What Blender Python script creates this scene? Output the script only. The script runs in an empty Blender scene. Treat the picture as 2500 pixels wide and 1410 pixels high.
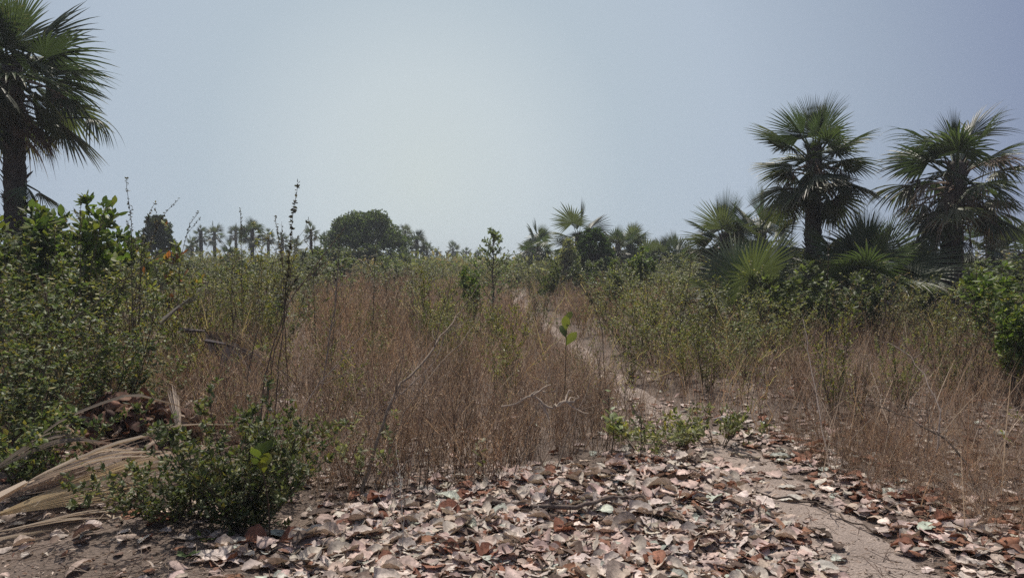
import bpy, math
import numpy as np
from math import radians, pi

S = bpy.context.scene
COL = S.collection
F = 1785.0                       # focal length in pixels of the 2500 px wide photograph
EYE = 1.6
PITCH = math.atan((705 - 640) / F)

# ------------------------------------------------------------------ camera
cam_d = bpy.data.cameras.new('camera')
cam_d.sensor_width = 36.0
cam_d.lens = 36.0 * F / 2500.0
cam_d.clip_start = 0.05
cam_d.clip_end = 6000
cam = bpy.data.objects.new('camera', cam_d)
COL.objects.link(cam)
cam.location = (0, 0, EYE)
cam.rotation_euler = (pi / 2 - PITCH, 0, 0)
S.camera = cam

# ------------------------------------------------------------------ world, sun, exposure
SUN_EL, SUN_AZ = 62.0, -6.0      # azimuth measured from +Y towards +X
w = bpy.data.worlds.new('World')
S.world = w
w.use_nodes = True
nt = w.node_tree
nt.nodes.clear()
sky = nt.nodes.new('ShaderNodeTexSky')
sky.sky_type = 'NISHITA'
sky.sun_disc = False
sky.sun_elevation = radians(SUN_EL)
sky.sun_rotation = radians(SUN_AZ)
sky.altitude = 0
sky.air_density = 1.0
sky.dust_density = 4.0
sky.ozone_density = 2.0
hs = nt.nodes.new('ShaderNodeHueSaturation')
hs.inputs['Saturation'].default_value = 0.62
bg = nt.nodes.new('ShaderNodeBackground')
bg.inputs['Strength'].default_value = 0.1
wo = nt.nodes.new('ShaderNodeOutputWorld')
nt.links.new(sky.outputs[0], hs.inputs['Color'])
# pale dust haze low in the sky, brightest under the sun, thinning to blue away from it
tcw = nt.nodes.new('ShaderNodeTexCoord')
nrw = nt.nodes.new('ShaderNodeVectorMath'); nrw.operation = 'NORMALIZE'
nt.links.new(tcw.outputs['Generated'], nrw.inputs[0])
dtw = nt.nodes.new('ShaderNodeVectorMath'); dtw.operation = 'DOT_PRODUCT'
ga, ge = radians(-7), radians(6)
dtw.inputs[1].default_value = (math.sin(ga) * math.cos(ge), math.cos(ga) * math.cos(ge), math.sin(ge))
nt.links.new(nrw.outputs[0], dtw.inputs[0])
acw = nt.nodes.new('ShaderNodeMath'); acw.operation = 'ARCCOSINE'
nt.links.new(dtw.outputs['Value'], acw.inputs[0])
mrw = nt.nodes.new('ShaderNodeMapRange'); mrw.inputs['From Max'].default_value = radians(90)
nt.links.new(acw.outputs[0], mrw.inputs['Value'])
crw = nt.nodes.new('ShaderNodeValToRGB')
stops = [(0, (.60, .668, .672)), (8, (.565, .64, .68)), (16, (.46, .545, .62)), (24, (.435, .515, .615)), (34, (.33, .40, .51)), (43, (.235, .288, .425)), (90, (.15, .2, .33))]
el_ = crw.color_ramp.elements
while len(el_) < len(stops):
    el_.new(0.5)
for e_, (a_, c_) in zip(el_, stops):
    e_.position = a_ / 90
    e_.color = (*c_, 1)
nt.links.new(mrw.outputs[0], crw.inputs[0])
scw = nt.nodes.new('ShaderNodeVectorMath'); scw.operation = 'SCALE'; scw.inputs['Scale'].default_value = 1 / 0.1
nt.links.new(crw.outputs[0], scw.inputs[0])
sxw = nt.nodes.new('ShaderNodeSeparateXYZ')
nt.links.new(nrw.outputs[0], sxw.inputs[0])
mew = nt.nodes.new('ShaderNodeMapRange'); mew.interpolation_type = 'SMOOTHSTEP'
mew.inputs['From Min'].default_value = .35; mew.inputs['From Max'].default_value = .85
nt.links.new(sxw.outputs['Z'], mew.inputs['Value'])
mxw = nt.nodes.new('ShaderNodeMixRGB')
nt.links.new(mew.outputs[0], mxw.inputs['Fac'])
nt.links.new(scw.outputs[0], mxw.inputs['Color1'])
nt.links.new(hs.outputs[0], mxw.inputs['Color2'])
nt.links.new(mxw.outputs[0], bg.inputs['Color'])
nt.links.new(bg.outputs[0], wo.inputs['Surface'])

sd = bpy.data.lights.new('sun', 'SUN')
sd.energy = 3.95
sd.angle = radians(0.55)
sd.color = (1.0, 0.93, 0.82)
sun = bpy.data.objects.new('sun', sd)
COL.objects.link(sun)
sun.location = (0, 0, 30)
sun.rotation_euler = (radians(90 - SUN_EL), 0, pi - radians(SUN_AZ))

S.view_settings.view_transform = 'Standard'
S.view_settings.look = 'None'
S.view_settings.gamma = 1.0
S.view_settings.use_curve_mapping = False
S.view_settings.exposure = 0.0
S.cycles.use_denoising = False
S.cycles.max_bounces = 6
S.cycles.diffuse_bounces = 3
S.cycles.glossy_bounces = 2
S.cycles.transmission_bounces = 3
S.cycles.volume_bounces = 0
S.cycles.transparent_max_bounces = 4

HAZE = 0.0013

# ------------------------------------------------------------------ helpers
rng = np.random.default_rng(11)
UP = np.array([0.0, 0.0, 1.0])


def norm(v):
    return v / np.maximum(np.linalg.norm(v, axis=-1, keepdims=True), 1e-9)


def gp(px, py):
    """ground point seen at a photograph pixel"""
    u = (px - 1250) / F
    v = (705 - py) / F
    y = math.cos(PITCH) + v * math.sin(PITCH)
    z = v * math.cos(PITCH) - math.sin(PITCH)
    s = -EYE / z
    return np.array([u * s, y * s])


def at(px, py, Y):
    u = (px - 1250) / F
    v = (705 - py) / F
    y = math.cos(PITCH) + v * math.sin(PITCH)
    z = v * math.cos(PITCH) - math.sin(PITCH)
    s = Y / y
    return np.array([u * s, Y, EYE + z * s])


PATH_PX = [(2420, 1560), (2130, 1385), (2010, 1265), (1850, 1130), (1690, 1040), (1560, 965), (1450, 880), (1375, 820), (1290, 765), (1252, 737), (1264, 716), (1240, 700), (1225, 690)]
PATH_W = [0.34, 0.29, 0.25, 0.22, 0.19, 0.17, 0.16, 0.17, 0.24, 0.32, 0.36, 0.36, 0.36]


def resample(P, W, n):
    P = np.array(P, float)
    W = np.array(W, float)
    d = np.concatenate([[0], np.cumsum(np.linalg.norm(np.diff(P, axis=0), axis=1))])
    s = np.linspace(0, d[-1], n)
    Q = np.stack([np.interp(s, d, P[:, 0]), np.interp(s, d, P[:, 1])], 1)
    R = np.interp(s, d, W)
    k = max(3, n // 30)
    ker = np.ones(k) / k
    Qp = np.pad(Q, ((k, k), (0, 0)), 'edge')
    Q = np.stack([np.convolve(Qp[:, i], ker, 'same')[k:-k] for i in (0, 1)], 1)
    return Q, R


PATH, PATHW = resample([gp(*p) for p in PATH_PX], PATH_W, 260)


def path_dist(x, y):
    """distance to the path edge (negative on the path)"""
    x = np.asarray(x, float)
    y = np.asarray(y, float)
    out = np.full(x.shape, 99.0)
    for i in range(0, len(PATH), 2):
        out = np.minimum(out, np.hypot(x - PATH[i, 0], y - PATH[i, 1]) - PATHW[i])
    return out


def ground_h(x, y):
    x = np.asarray(x, float)
    y = np.asarray(y, float)
    h = 0.035 * np.sin(1.3 * x + .5) * np.sin(1.1 * y + 1) + 0.02 * np.sin(3.1 * x + 2 * y) + 0.012 * np.sin(5.7 * x - 4.3 * y + 1)
    h = h + 0.006 * np.sin(17 * x + 3 * np.sin(9 * y)) * np.sin(15 * y + 1)
    far = np.clip(np.hypot(x, y) / 60, 0, 1)
    h = h + 0.1 * far * np.sin(x * .05 + 1) * np.sin(y * .043)
    # low heap of litter in the middle foreground
    h = h + 0.09 * np.exp(-(((x - 0.9) / 1.3) ** 2 + ((y - 5.0) / 0.8) ** 2))
    k = np.clip(path_dist(x, y) / 0.35, 0, 1)
    k = k * k * (3 - 2 * k)
    return h * k - 0.03 * (1 - k)


class MB:
    def __init__(self):
        self.V, self.Q, self.C, self.n = [], [], [], 0

    def add(self, V, Q, C):
        V = np.asarray(V, np.float32).reshape(-1, 3)
        C = np.asarray(C, np.float32)
        if C.ndim == 1:
            C = np.tile(C, (len(V), 1))
        C = C.reshape(-1, 3)
        self.V.append(V)
        self.Q.append(np.asarray(Q, np.int64).reshape(-1, 4) + self.n)
        self.C.append(C)
        self.n += len(V)
        return self

    def arrays(self):
        return np.concatenate(self.V), np.concatenate(self.Q), np.concatenate(self.C)

    def mesh(self, name, mat, smooth=True):
        V, Q, C = self.arrays()
        me = bpy.data.meshes.new(name)
        me.vertices.add(len(V))
        me.vertices.foreach_set('co', V.astype(np.float32).ravel())
        me.loops.add(len(Q) * 4)
        me.loops.foreach_set('vertex_index', Q.astype(np.int32).ravel())
        me.polygons.add(len(Q))
        me.polygons.foreach_set('loop_start', np.arange(len(Q), dtype=np.int32) * 4)
        me.update(calc_edges=True)
        me.polygons.foreach_set('use_smooth', np.full(len(Q), smooth, dtype=bool))
        a = me.color_attributes.new('Col', 'FLOAT_COLOR', 'POINT')
        a.data.foreach_set('color', np.concatenate([C, np.ones((len(C), 1), np.float32)], 1).astype(np.float32).ravel())
        me.materials.append(mat)
        return me

    def build(self, name, mat, parent=None, loc=None, smooth=True):
        o = bpy.data.objects.new(name, self.mesh(name, mat, smooth))
        COL.objects.link(o)
        if parent is not None:
            o.parent = parent
        if loc is not None:
            o.location = loc
        return o


def tag(o, label=None, cat=None, group=None, kind=None):
    if label: o['label'] = label
    if cat: o['category'] = cat
    if group: o['group'] = group
    if kind: o['kind'] = kind
    return o


def empty(name, loc, rz=0.0):
    o = bpy.data.objects.new(name, None)
    o.empty_display_size = 0.2
    COL.objects.link(o)
    o.location = loc
    o.rotation_euler = (0, 0, rz)
    return o


def copy_thing(root, loc, rz, sc, label, group):
    r = root.copy()
    COL.objects.link(r)
    r.location = loc
    r.rotation_euler = (0, 0, rz)
    r.scale = (sc, sc, sc) if np.isscalar(sc) else sc
    r['label'] = label
    if group:
        r['group'] = group
    elif 'group' in r:
        del r['group']
    for ch in KIDS.get(root.name, []):
        c = ch.copy()
        COL.objects.link(c)
        c.parent = r
    return r


KIDS = {}


def grid_faces(N, K, Cn, wrap=False):
    """quads of N grids of K x Cn vertices"""
    k = np.arange(K - 1)[:, None]
    cc = Cn if wrap else Cn - 1
    c = np.arange(cc)[None, :]
    a = k * Cn + c
    b = k * Cn + (c + 1) % Cn
    q = np.stack([a, b, b + Cn, a + Cn], -1).reshape(-1, 4)
    return (q[None] + (np.arange(N) * K * Cn)[:, None, None]).reshape(-1, 4)


def strips(base, D, Sd, L, W, prof, cols=3, fold=0.2, droop=0.3, col=(.1, .1, .1), twist=0.0):
    """N leaf-like strips; prof = width fractions along each; droop bends them to the ground"""
    base = np.asarray(base, float).reshape(-1, 3)
    N = len(base)
    K = len(prof)
    L = np.broadcast_to(np.asarray(L, float), (N,))
    W = np.broadcast_to(np.asarray(W, float), (N,))
    droop = np.broadcast_to(np.asarray(droop, float), (N,))
    t = np.linspace(0, 1, K)
    d = D[:, None, :] + droop[:, None, None] * (t[None, :, None]) * (-UP)
    d = norm(d)
    P = np.concatenate([np.zeros((N, 1, 3)), np.cumsum((d[:, :-1] + d[:, 1:]) / 2, axis=1)], 1) * (L / (K - 1))[:, None, None] + base[:, None]
    Sn = norm(Sd - D * np.sum(Sd * D, -1, keepdims=True))
    S3 = np.repeat(Sn[:, None], K, 1)
    Nn = np.cross(d, S3)
    wv = W[:, None] * np.asarray(prof)[None] / 2
    if cols == 2:
        V = np.stack([P - S3 * wv[..., None], P + S3 * wv[..., None]], 2)
    else:
        e = Nn * (fold * wv * 2)[..., None]
        V = np.stack([P - S3 * wv[..., None] + e, P, P + S3 * wv[..., None] + e], 2)
    Q = grid_faces(N, K, cols)
    C = np.asarray(col, float)
    if C.ndim == 2:
        C = np.repeat(C, K * cols, 0)
    return V.reshape(-1, 3), Q, C


def tubes(P, R, sides=3, col=(.1, .08, .06)):
    P = np.asarray(P, float)
    N, K, _ = P.shape
    R = np.broadcast_to(np.asarray(R, float), (N, K))
    T = norm(np.gradient(P, axis=1))
    ref = norm(np.random.default_rng(3).normal(size=(N, 1, 3)))
    A = norm(np.cross(T, ref))
    if sides == 2:
        V = np.stack([P - A * R[..., None], P + A * R[..., None]], 2)
        Q = grid_faces(N, K, 2)
    else:
        B = np.cross(T, A)
        ang = np.arange(sides) / sides * 2 * pi
        V = P[:, :, None] + R[:, :, None, None] * (A[:, :, None] * np.cos(ang)[:, None] + B[:, :, None] * np.sin(ang)[:, None])
        Q = grid_faces(N, K, sides, True)
    C = np.asarray(col, float)
    if C.ndim == 2:
        C = np.repeat(C, K * max(sides, 2), 0)
    return V.reshape(-1, 3), Q, C


def curve_tube(pts, r0, r1, sides=6, col=(.1, .08, .06), n=14, jit=0.0, r=None):
    pts = np.asarray(pts, float)
    d = np.concatenate([[0], np.cumsum(np.linalg.norm(np.diff(pts, axis=0), axis=1))])
    s = np.linspace(0, d[-1], n)
    P = np.stack([np.interp(s, d, pts[:, i]) for i in range(3)], 1)
    Pp = np.pad(P, ((1, 1), (0, 0)), 'edge')
    P = (Pp[:-2] + Pp[1:-1] * 2 + Pp[2:]) / 4
    if jit and r is not None:
        P = P + r.normal(size=P.shape) * jit
    return tubes(P[None], np.linspace(r0, r1, n)[None], sides, col)


def replicate(V, Q, C, pos, rz, sc, tint, tilt=None):
    N = len(pos)
    c, s = np.cos(rz), np.sin(rz)
    x = V[None, :, 0] * c[:, None] - V[None, :, 1] * s[:, None]
    y = V[None, :, 0] * s[:, None] + V[None, :, 1] * c[:, None]
    z = np.repeat(V[None, :, 2], N, 0)
    if tilt is not None:
        x = x + z * tilt[:, 0:1]
        y = y + z * tilt[:, 1:2]
    O = np.stack([x, y, z], -1) * sc[:, None, None] + pos[:, None, :]
    QQ = (Q[None] + (np.arange(N) * len(V))[:, None, None]).reshape(-1, 4)
    CC = C[None] * tint[:, None, :]
    return O.reshape(-1, 3), QQ, CC.reshape(-1, 3)


def pick(r, pal, n, var=0.18):
    pal = np.array(pal, float)
    c = pal[r.integers(0, len(pal), n)]
    return c * (1 + r.normal(size=(n, 1)) * var).clip(.45, 1.7)


# ------------------------------------------------------------------ materials
def leaf_mat(name, transl=0.3, rough=0.55, spec=0.3, tcol=(1.15, 1.2, .6), bump=0.0, objvar=0.25):
    m = bpy.data.materials.new(name)
    m.use_nodes = True
    t = m.node_tree
    t.nodes.clear()
    at_ = t.nodes.new('ShaderNodeAttribute'); at_.attribute_name = 'Col'
    oi = t.nodes.new('ShaderNodeObjectInfo')
    mr = t.nodes.new('ShaderNodeMapRange')
    mr.inputs['To Min'].default_value = 1 - objvar
    mr.inputs['To Max'].default_value = 1 + objvar
    t.links.new(oi.outputs['Random'], mr.inputs['Value'])
    mul = t.nodes.new('ShaderNodeVectorMath'); mul.operation = 'SCALE'
    t.links.new(at_.outputs['Color'], mul.inputs[0])
    t.links.new(mr.outputs[0], mul.inputs['Scale'])
    colout = mul.outputs[0]
    pb = t.nodes.new('ShaderNodeBsdfPrincipled')
    pb.inputs['Roughness'].default_value = rough
    pb.inputs['Specular IOR Level'].default_value = spec
    if bump:
        tc = t.nodes.new('ShaderNodeTexCoord')
        nz = t.nodes.new('ShaderNodeTexNoise')
        nz.inputs['Scale'].default_value = 45
        nz.inputs['Detail'].default_value = 4
        t.links.new(tc.outputs['Object'], nz.inputs['Vector'])
        m2 = t.nodes.new('ShaderNodeMapRange')
        m2.inputs['From Min'].default_value = .3
        m2.inputs['From Max'].default_value = .7
        m2.inputs['To Min'].default_value = .68
        m2.inputs['To Max'].default_value = 1.2
        t.links.new(nz.outputs['Fac'], m2.inputs['Value'])
        mm = t.nodes.new('ShaderNodeVectorMath'); mm.operation = 'SCALE'
        t.links.new(colout, mm.inputs[0])
        t.links.new(m2.outputs[0], mm.inputs['Scale'])
        colout = mm.outputs[0]
        bp = t.nodes.new('ShaderNodeBump')
        bp.inputs['Strength'].default_value = bump
        bp.inputs['Distance'].default_value = 0.01
        t.links.new(nz.outputs['Fac'], bp.inputs['Height'])
        t.links.new(bp.outputs[0], pb.inputs['Normal'])
    t.links.new(colout, pb.inputs['Base Color'])
    out = t.nodes.new('ShaderNodeOutputMaterial')
    if transl > 0:
        tr = t.nodes.new('ShaderNodeBsdfTranslucent')
        tm = t.nodes.new('ShaderNodeVectorMath'); tm.operation = 'MULTIPLY'
        tm.inputs[1].default_value = tcol
        t.links.new(colout, tm.inputs[0])
        t.links.new(tm.outputs[0], tr.inputs['Color'])
        mx = t.nodes.new('ShaderNodeMixShader')
        mx.inputs[0].default_value = transl
        t.links.new(pb.outputs[0], mx.inputs[1])
        t.links.new(tr.outputs[0], mx.inputs[2])
        t.links.new(mx.outputs[0], out.inputs['Surface'])
    else:
        t.links.new(pb.outputs[0], out.inputs['Surface'])
    return m


M_LEAF = leaf_mat('green_leaf', .38, .5, .35)
M_PALM = leaf_mat('palm_blade', .3, .42, .4, (1.1, 1.3, .6), objvar=.2)
M_DRY = leaf_mat('dry_stalk', .25, .7, .2, (1.1, 1.0, .85), objvar=.12)
M_DEAD = leaf_mat('dead_leaf', .12, .72, .18, (1.1, .9, .7), bump=.35, objvar=.18)
M_STEM = leaf_mat('bark', 0, .8, .15, bump=.5, objvar=.15)


def soil_mat(name, c1, c2, c3, scale=1.0, bump=0.6):
    m = bpy.data.materials.new(name)
    m.use_nodes = True
    t = m.node_tree
    pb = t.nodes['Principled BSDF']
    pb.inputs['Roughness'].default_value = .95
    pb.inputs['Specular IOR Level'].default_value = .1
    tc = t.nodes.new('ShaderNodeTexCoord')
    n1 = t.nodes.new('ShaderNodeTexNoise'); n1.inputs['Scale'].default_value = 1.6 * scale; n1.inputs['Detail'].default_value = 8; n1.inputs['Roughness'].default_value = .65
    n2 = t.nodes.new('ShaderNodeTexNoise'); n2.inputs['Scale'].default_value = 38 * scale; n2.inputs['Detail'].default_value = 6; n2.inputs['Roughness'].default_value = .7
    vo = t.nodes.new('ShaderNodeTexVoronoi'); vo.inputs['Scale'].default_value = 60 * scale
    for n in (n1, n2, vo):
        t.links.new(tc.outputs['Object'], n.inputs['Vector'])
    r1 = t.nodes.new('ShaderNodeValToRGB')
    r1.color_ramp.elements[0].position = .35; r1.color_ramp.elements[0].color = (*c1, 1)
    r1.color_ramp.elements[1].position = .65; r1.color_ramp.elements[1].color = (*c2, 1)
    t.links.new(n1.outputs['Fac'], r1.inputs[0])
    r2 = t.nodes.new('ShaderNodeValToRGB')
    r2.color_ramp.elements[0].position = .45; r2.color_ramp.elements[0].color = (0, 0, 0, 1)
    r2.color_ramp.elements[1].position = .68; r2.color_ramp.elements[1].color = (1, 1, 1, 1)
    t.links.new(n2.outputs['Fac'], r2.inputs[0])
    mx = t.nodes.new('ShaderNodeMixRGB'); mx.inputs['Color2'].default_value = (*c3, 1)
    t.links.new(r2.outputs[0], mx.inputs['Fac'])
    t.links.new(r1.outputs[0], mx.inputs['Color1'])
    t.links.new(mx.outputs[0], pb.inputs['Base Color'])
    ad = t.nodes.new('ShaderNodeMath'); ad.operation = 'ADD'
    t.links.new(n2.outputs['Fac'], ad.inputs[0])
    t.links.new(vo.outputs['Distance'], ad.inputs[1])
    bp = t.nodes.new('ShaderNodeBump'); bp.inputs['Strength'].default_value = bump; bp.inputs['Distance'].default_value = .02
    t.links.new(ad.outputs[0], bp.inputs['Height'])
    t.links.new(bp.outputs[0], pb.inputs['Normal'])
    return m


M_SOIL = soil_mat('soil', (.14, .11, .092), (.22, .175, .15), (.10, .078, .066))
M_PATH = soil_mat('trodden_sand', (.28, .23, .203), (.40, .33, .29), (.21, .168, .145), 1.3, .6)

# ------------------------------------------------------------------ ground and path
rad = np.concatenate([np.linspace(.3, 14, 300), 14 * (2400 / 14) ** np.linspace(0.01, 1, 90)])
ang = np.concatenate([np.linspace(-50, 50, 260), np.linspace(53, 307, 70)]) * pi / 180
RR, AA = np.meshgrid(rad, ang, indexing='ij')
GX, GY = RR * np.sin(AA), RR * np.cos(AA)
GZ = ground_h(GX, GY)
gV = np.stack([GX, GY, GZ], -1).reshape(-1, 3)
g = MB().add(gV, grid_faces(1, len(rad), len(ang), True)[:, ::-1], (.2, .16, .13))
th = np.arange(len(ang))
cV = np.concatenate([gV[:len(ang)], [[0, 0, float(ground_h(0, 0))]]])
g.add(cV, np.stack([th, (th + 1) % len(ang), np.full_like(th, len(ang)), np.full_like(th, len(ang))], 1)[:0].reshape(-1, 4), (.2, .16, .13))
tag(g.build('ground', M_SOIL), kind='structure')

T = norm(np.gradient(PATH, axis=0))
Nrm = np.stack([-T[:, 1], T[:, 0]], 1)
lat = np.linspace(-1, 1, 9)
wj = PATHW * (1 + .12 * np.sin(np.arange(len(PATH)) * .9) + .08 * np.sin(np.arange(len(PATH)) * 2.3 + 1))
PX = PATH[:, None, 0] + Nrm[:, None, 0] * lat[None] * wj[:, None]
PY = PATH[:, None, 1] + Nrm[:, None, 1] * lat[None] * wj[:, None]
PZ = np.full_like(PX, -0.03) + .006 + np.where(np.abs(lat)[None] > .95, -.004, 0)
p = MB().add(np.stack([PX, PY, PZ], -1), grid_faces(1, len(PATH), 9)[:, ::-1], (.3, .25, .2))
tag(p.build('path', M_PATH), kind='structure')


# ------------------------------------------------------------------ fan palms
PALM_GREEN = [(.062, .082, .048), (.078, .098, .052), (.055, .072, .045), (.105, .115, .062)]
PALM_DEAD = [(.22, .165, .13), (.15, .105, .085), (.30, .24, .19), (.09, .065, .055)]


def frond_geo(r, hub, az, el, pet, R, nseg, spread=115, droop=.25, pdroop=.25, pal=PALM_GREEN, tipdead=0.0, ragged=.06, K=7, fused=.56, cup=.25, petr=.018, roll=0.0, shade=1.0):
    mb = MB()
    hub = np.asarray(hub, float)
    D = np.array([math.cos(el) * math.cos(az), math.cos(el) * math.sin(az), math.sin(el)])
    pts, dcur = [hub], D
    kk = 6
    for i in range(kk):
        dcur = norm(D + (-UP) * pdroop * (i / kk))
        pts.append(pts[-1] + dcur * pet / kk)
    pts = np.array(pts)
    c0 = pick(r, pal, 1)[0] * shade
    mb.add(*tubes(pts[None], np.linspace(petr * 1.5, petr * .8, kk + 1)[None], 4, c0 * 1.5 + .02))
    D2 = dcur
    S2 = np.array([-math.sin(az), math.cos(az), 0.0])
    N2 = norm(np.cross(D2, S2))
    if roll:
        S2, N2 = S2 * math.cos(roll) + N2 * math.sin(roll), N2 * math.cos(roll) - S2 * math.sin(roll)
    th = np.linspace(-1, 1, nseg) * radians(spread)
    dth = 2 * radians(spread) / (nseg - 1)
    Ls = R * (1 - .22 * (th / radians(spread)) ** 2) * (1 + r.normal(size=nseg) * ragged)
    Di = D2[None] * np.cos(th)[:, None] + S2[None] * np.sin(th)[:, None] - N2[None] * (np.abs(np.sin(th)) * cup)[:, None]
    Di = norm(Di)
    dr = droop * (1 + r.normal(size=nseg) * .35).clip(.1, 3)
    t = np.linspace(0, 1, K)
    d = norm(Di[:, None] + (-UP) * (dr[:, None] * (t ** 1.6)[None])[..., None])
    P = np.concatenate([np.zeros((nseg, 1, 3)), np.cumsum((d[:, :-1] + d[:, 1:]) / 2, 1)], 1) * (Ls / (K - 1))[:, None, None] + pts[-1]
    rr = t[None] * Ls[:, None]
    wv = np.where(t[None] <= fused, rr * math.tan(dth / 2) * 1.04, fused * Ls[:, None] * math.tan(dth / 2) * ((1 - t[None]) / (1 - fused)) ** .8 * .95)
    wv = np.maximum(wv, .0008)
    Sd = norm(np.cross(N2[None], Di))
    S3 = Sd[:, None]
    N3 = np.cross(d, np.broadcast_to(S3, d.shape))
    e = N3 * (wv * .55)[..., None]
    V = np.stack([P - S3 * wv[..., None] + e, P - e * .2, P + S3 * wv[..., None] + e], 2)
    cs = c0[None] * (1 + r.normal(size=(nseg, 1)) * .12).clip(.6, 1.5)
    C = np.repeat(np.repeat(cs[:, None, :], K, 1)[:, :, None, :], 3, 2).copy()
    if tipdead > 0:
        a = np.clip((t - (1 - tipdead)) / tipdead, 0, 1)[None, :, None, None] * r.uniform(.3, 1, (nseg, 1, 1, 1))
        C = C * (1 - a) + np.array(PALM_DEAD[0]) * a
    mb.add(V, grid_faces(nseg, K, 3), C.reshape(-1, 3))
    return mb


def trunk_geo(r, H, rad, lean=(0, 0), boots=True, sides=16):
    mb = MB()
    K = max(8, int(H * 14))
    t = np.linspace(0, 1, K)
    P = np.stack([lean[0] * t ** 1.5, lean[1] * t ** 1.5, -0.1 + t * (H + .1)], 1)
    R = rad * (1.15 - .25 * t + .25 * np.exp(-t * 9)) * (1 + .06 * r.normal(size=K))
    R[-1] *= .35
    V, Q, C = tubes(P[None], R[None], sides, (.085, .072, .062))
    V = V + r.normal(size=V.shape) * rad * .035
    C = np.tile(C, (len(V), 1)) * (1 + r.normal(size=(len(V), 1)) * .2).clip(.5, 1.6)
    mb.add(V, Q, C)
    if boots:
        n = int(H * 55)
        z = r.uniform(.1, H, n)
        a = np.arange(n) * 2.39996
        tt = z / H
        base = np.stack([lean[0] * tt ** 1.5 + rad * .85 * np.cos(a), lean[1] * tt ** 1.5 + rad * .85 * np.sin(a), z - .06], 1)
        D = norm(np.stack([np.cos(a) * .55, np.sin(a) * .55, np.ones(n)], 1) + r.normal(size=(n, 3)) * .15)
        Sd = np.stack([-np.sin(a), np.cos(a), np.zeros(n)], 1)
        mb.add(*strips(base, D, Sd, r.uniform(.12, .3, n) * (.6 + .6 * tt), rad * r.uniform(.25, .5, n), [1, .8, .6, .15], 3, .3, .1, pick(r, [(.10, .08, .066), (.07, .056, .05), (.15, .12, .1)], n)))
    return mb


def palm(label, px, Y, H, R, pet, ng, nd, trad, seed, nseg=40, parts=True, young=False, dead_lo=-78, up=86, low=-12, cat='palm tree', group=None, name='fan_palm', spread=110, lean=(0, 0), droop=.3, haze=1.0, special=(), zs=1.0):
    r = np.random.default_rng(seed)
    x = (px - 1250) / F * Y
    z0 = float(ground_h(x, Y))
    root = empty(name, (x, Y, z0))
    tag(root, label, cat, group)
    kids = []
    if H > .25:
        kids.append(trunk_geo(r, H, trad, lean, sides=14 if parts else 8, boots=parts).build('trunk', M_STEM, root))
    K = 7 if parts else 5
    crown = MB()
    dead = MB()
    ztop = max(H, .15)

    def emit(g_, nm, dd):
        if parts:
            kids.append(g_.build(nm, M_PALM if not dd else M_DRY, root))
        else:
            (dead if dd else crown).add(*g_.arrays())

    for i in range(ng):
        f = (i + .5) / ng
        el = radians(up + (low - up) * f ** .85) + r.normal() * .12
        az = i * 2.39996 + r.normal() * .25 + seed
        hub = (lean[0] + .4 * trad * math.cos(az), lean[1] + .4 * trad * math.sin(az), ztop - (.05 + .9 * f ** .8) * (zs if H > 1 else .12))
        Ri = R * r.uniform(.72, 1.12)
        pt = pet * r.uniform(.65, 1.2) * (1.0 if f > .15 else .75)
        sp = spread * (r.uniform(.8, 1.1) if f > .12 else .35)
        emit(frond_geo(r, hub, az, el, pt, Ri, nseg, sp, droop * (.4 + 1.2 * f) * r.uniform(.6, 1.4), .25 + .3 * f, PALM_GREEN, .35 if f > .6 else .12, K=K, cup=r.uniform(.1, .5), petr=.02 if parts else .022, roll=r.normal() * .35), 'frond', False)
    for i in range(nd):
        f = (i + .5) / nd
        el = radians(2 - 50 * f) + r.normal() * .22
        az = i * 2.39996 * 1.1 + r.normal() * .3 + seed * 2
        hub = (lean[0] + .6 * trad * math.cos(az), lean[1] + .6 * trad * math.sin(az), ztop - (.4 + .38 * f) * (zs if H > 1 else .1))
        emit(frond_geo(r, hub, az, el, pet * r.uniform(.6, 1.5), R * r.uniform(.4, .75), int(nseg * .75), spread * r.uniform(.4, .85), r.uniform(1.5, 5.5), r.uniform(.1, .7), PALM_DEAD if r.uniform() < .75 else PALM_GREEN, 0, ragged=.22, K=K + 1, cup=r.uniform(.2, 1.1), fused=.25, roll=r.normal() * .6), 'dead_frond', True)
    for (az, el, pt, Rr, dr, pd, dd, dz) in special:
        hub = (lean[0], lean[1], ztop - dz)
        emit(frond_geo(r, hub, radians(az), radians(el), pt, Rr, nseg, spread * .8, dr, pd, PALM_DEAD[:2] if dd else PALM_GREEN, 0, ragged=.12, K=K + 2, cup=.3, fused=.4), 'dead_frond' if dd else 'frond', dd)
    if not parts:
        kids.append(crown.build('crown', M_PALM, root))
        if dead.n:
            kids.append(dead.build('dead_skirt', M_DRY, root))
    return root


def hh(yc, Y):
    return EYE + (640 - yc) * Y / F


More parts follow.
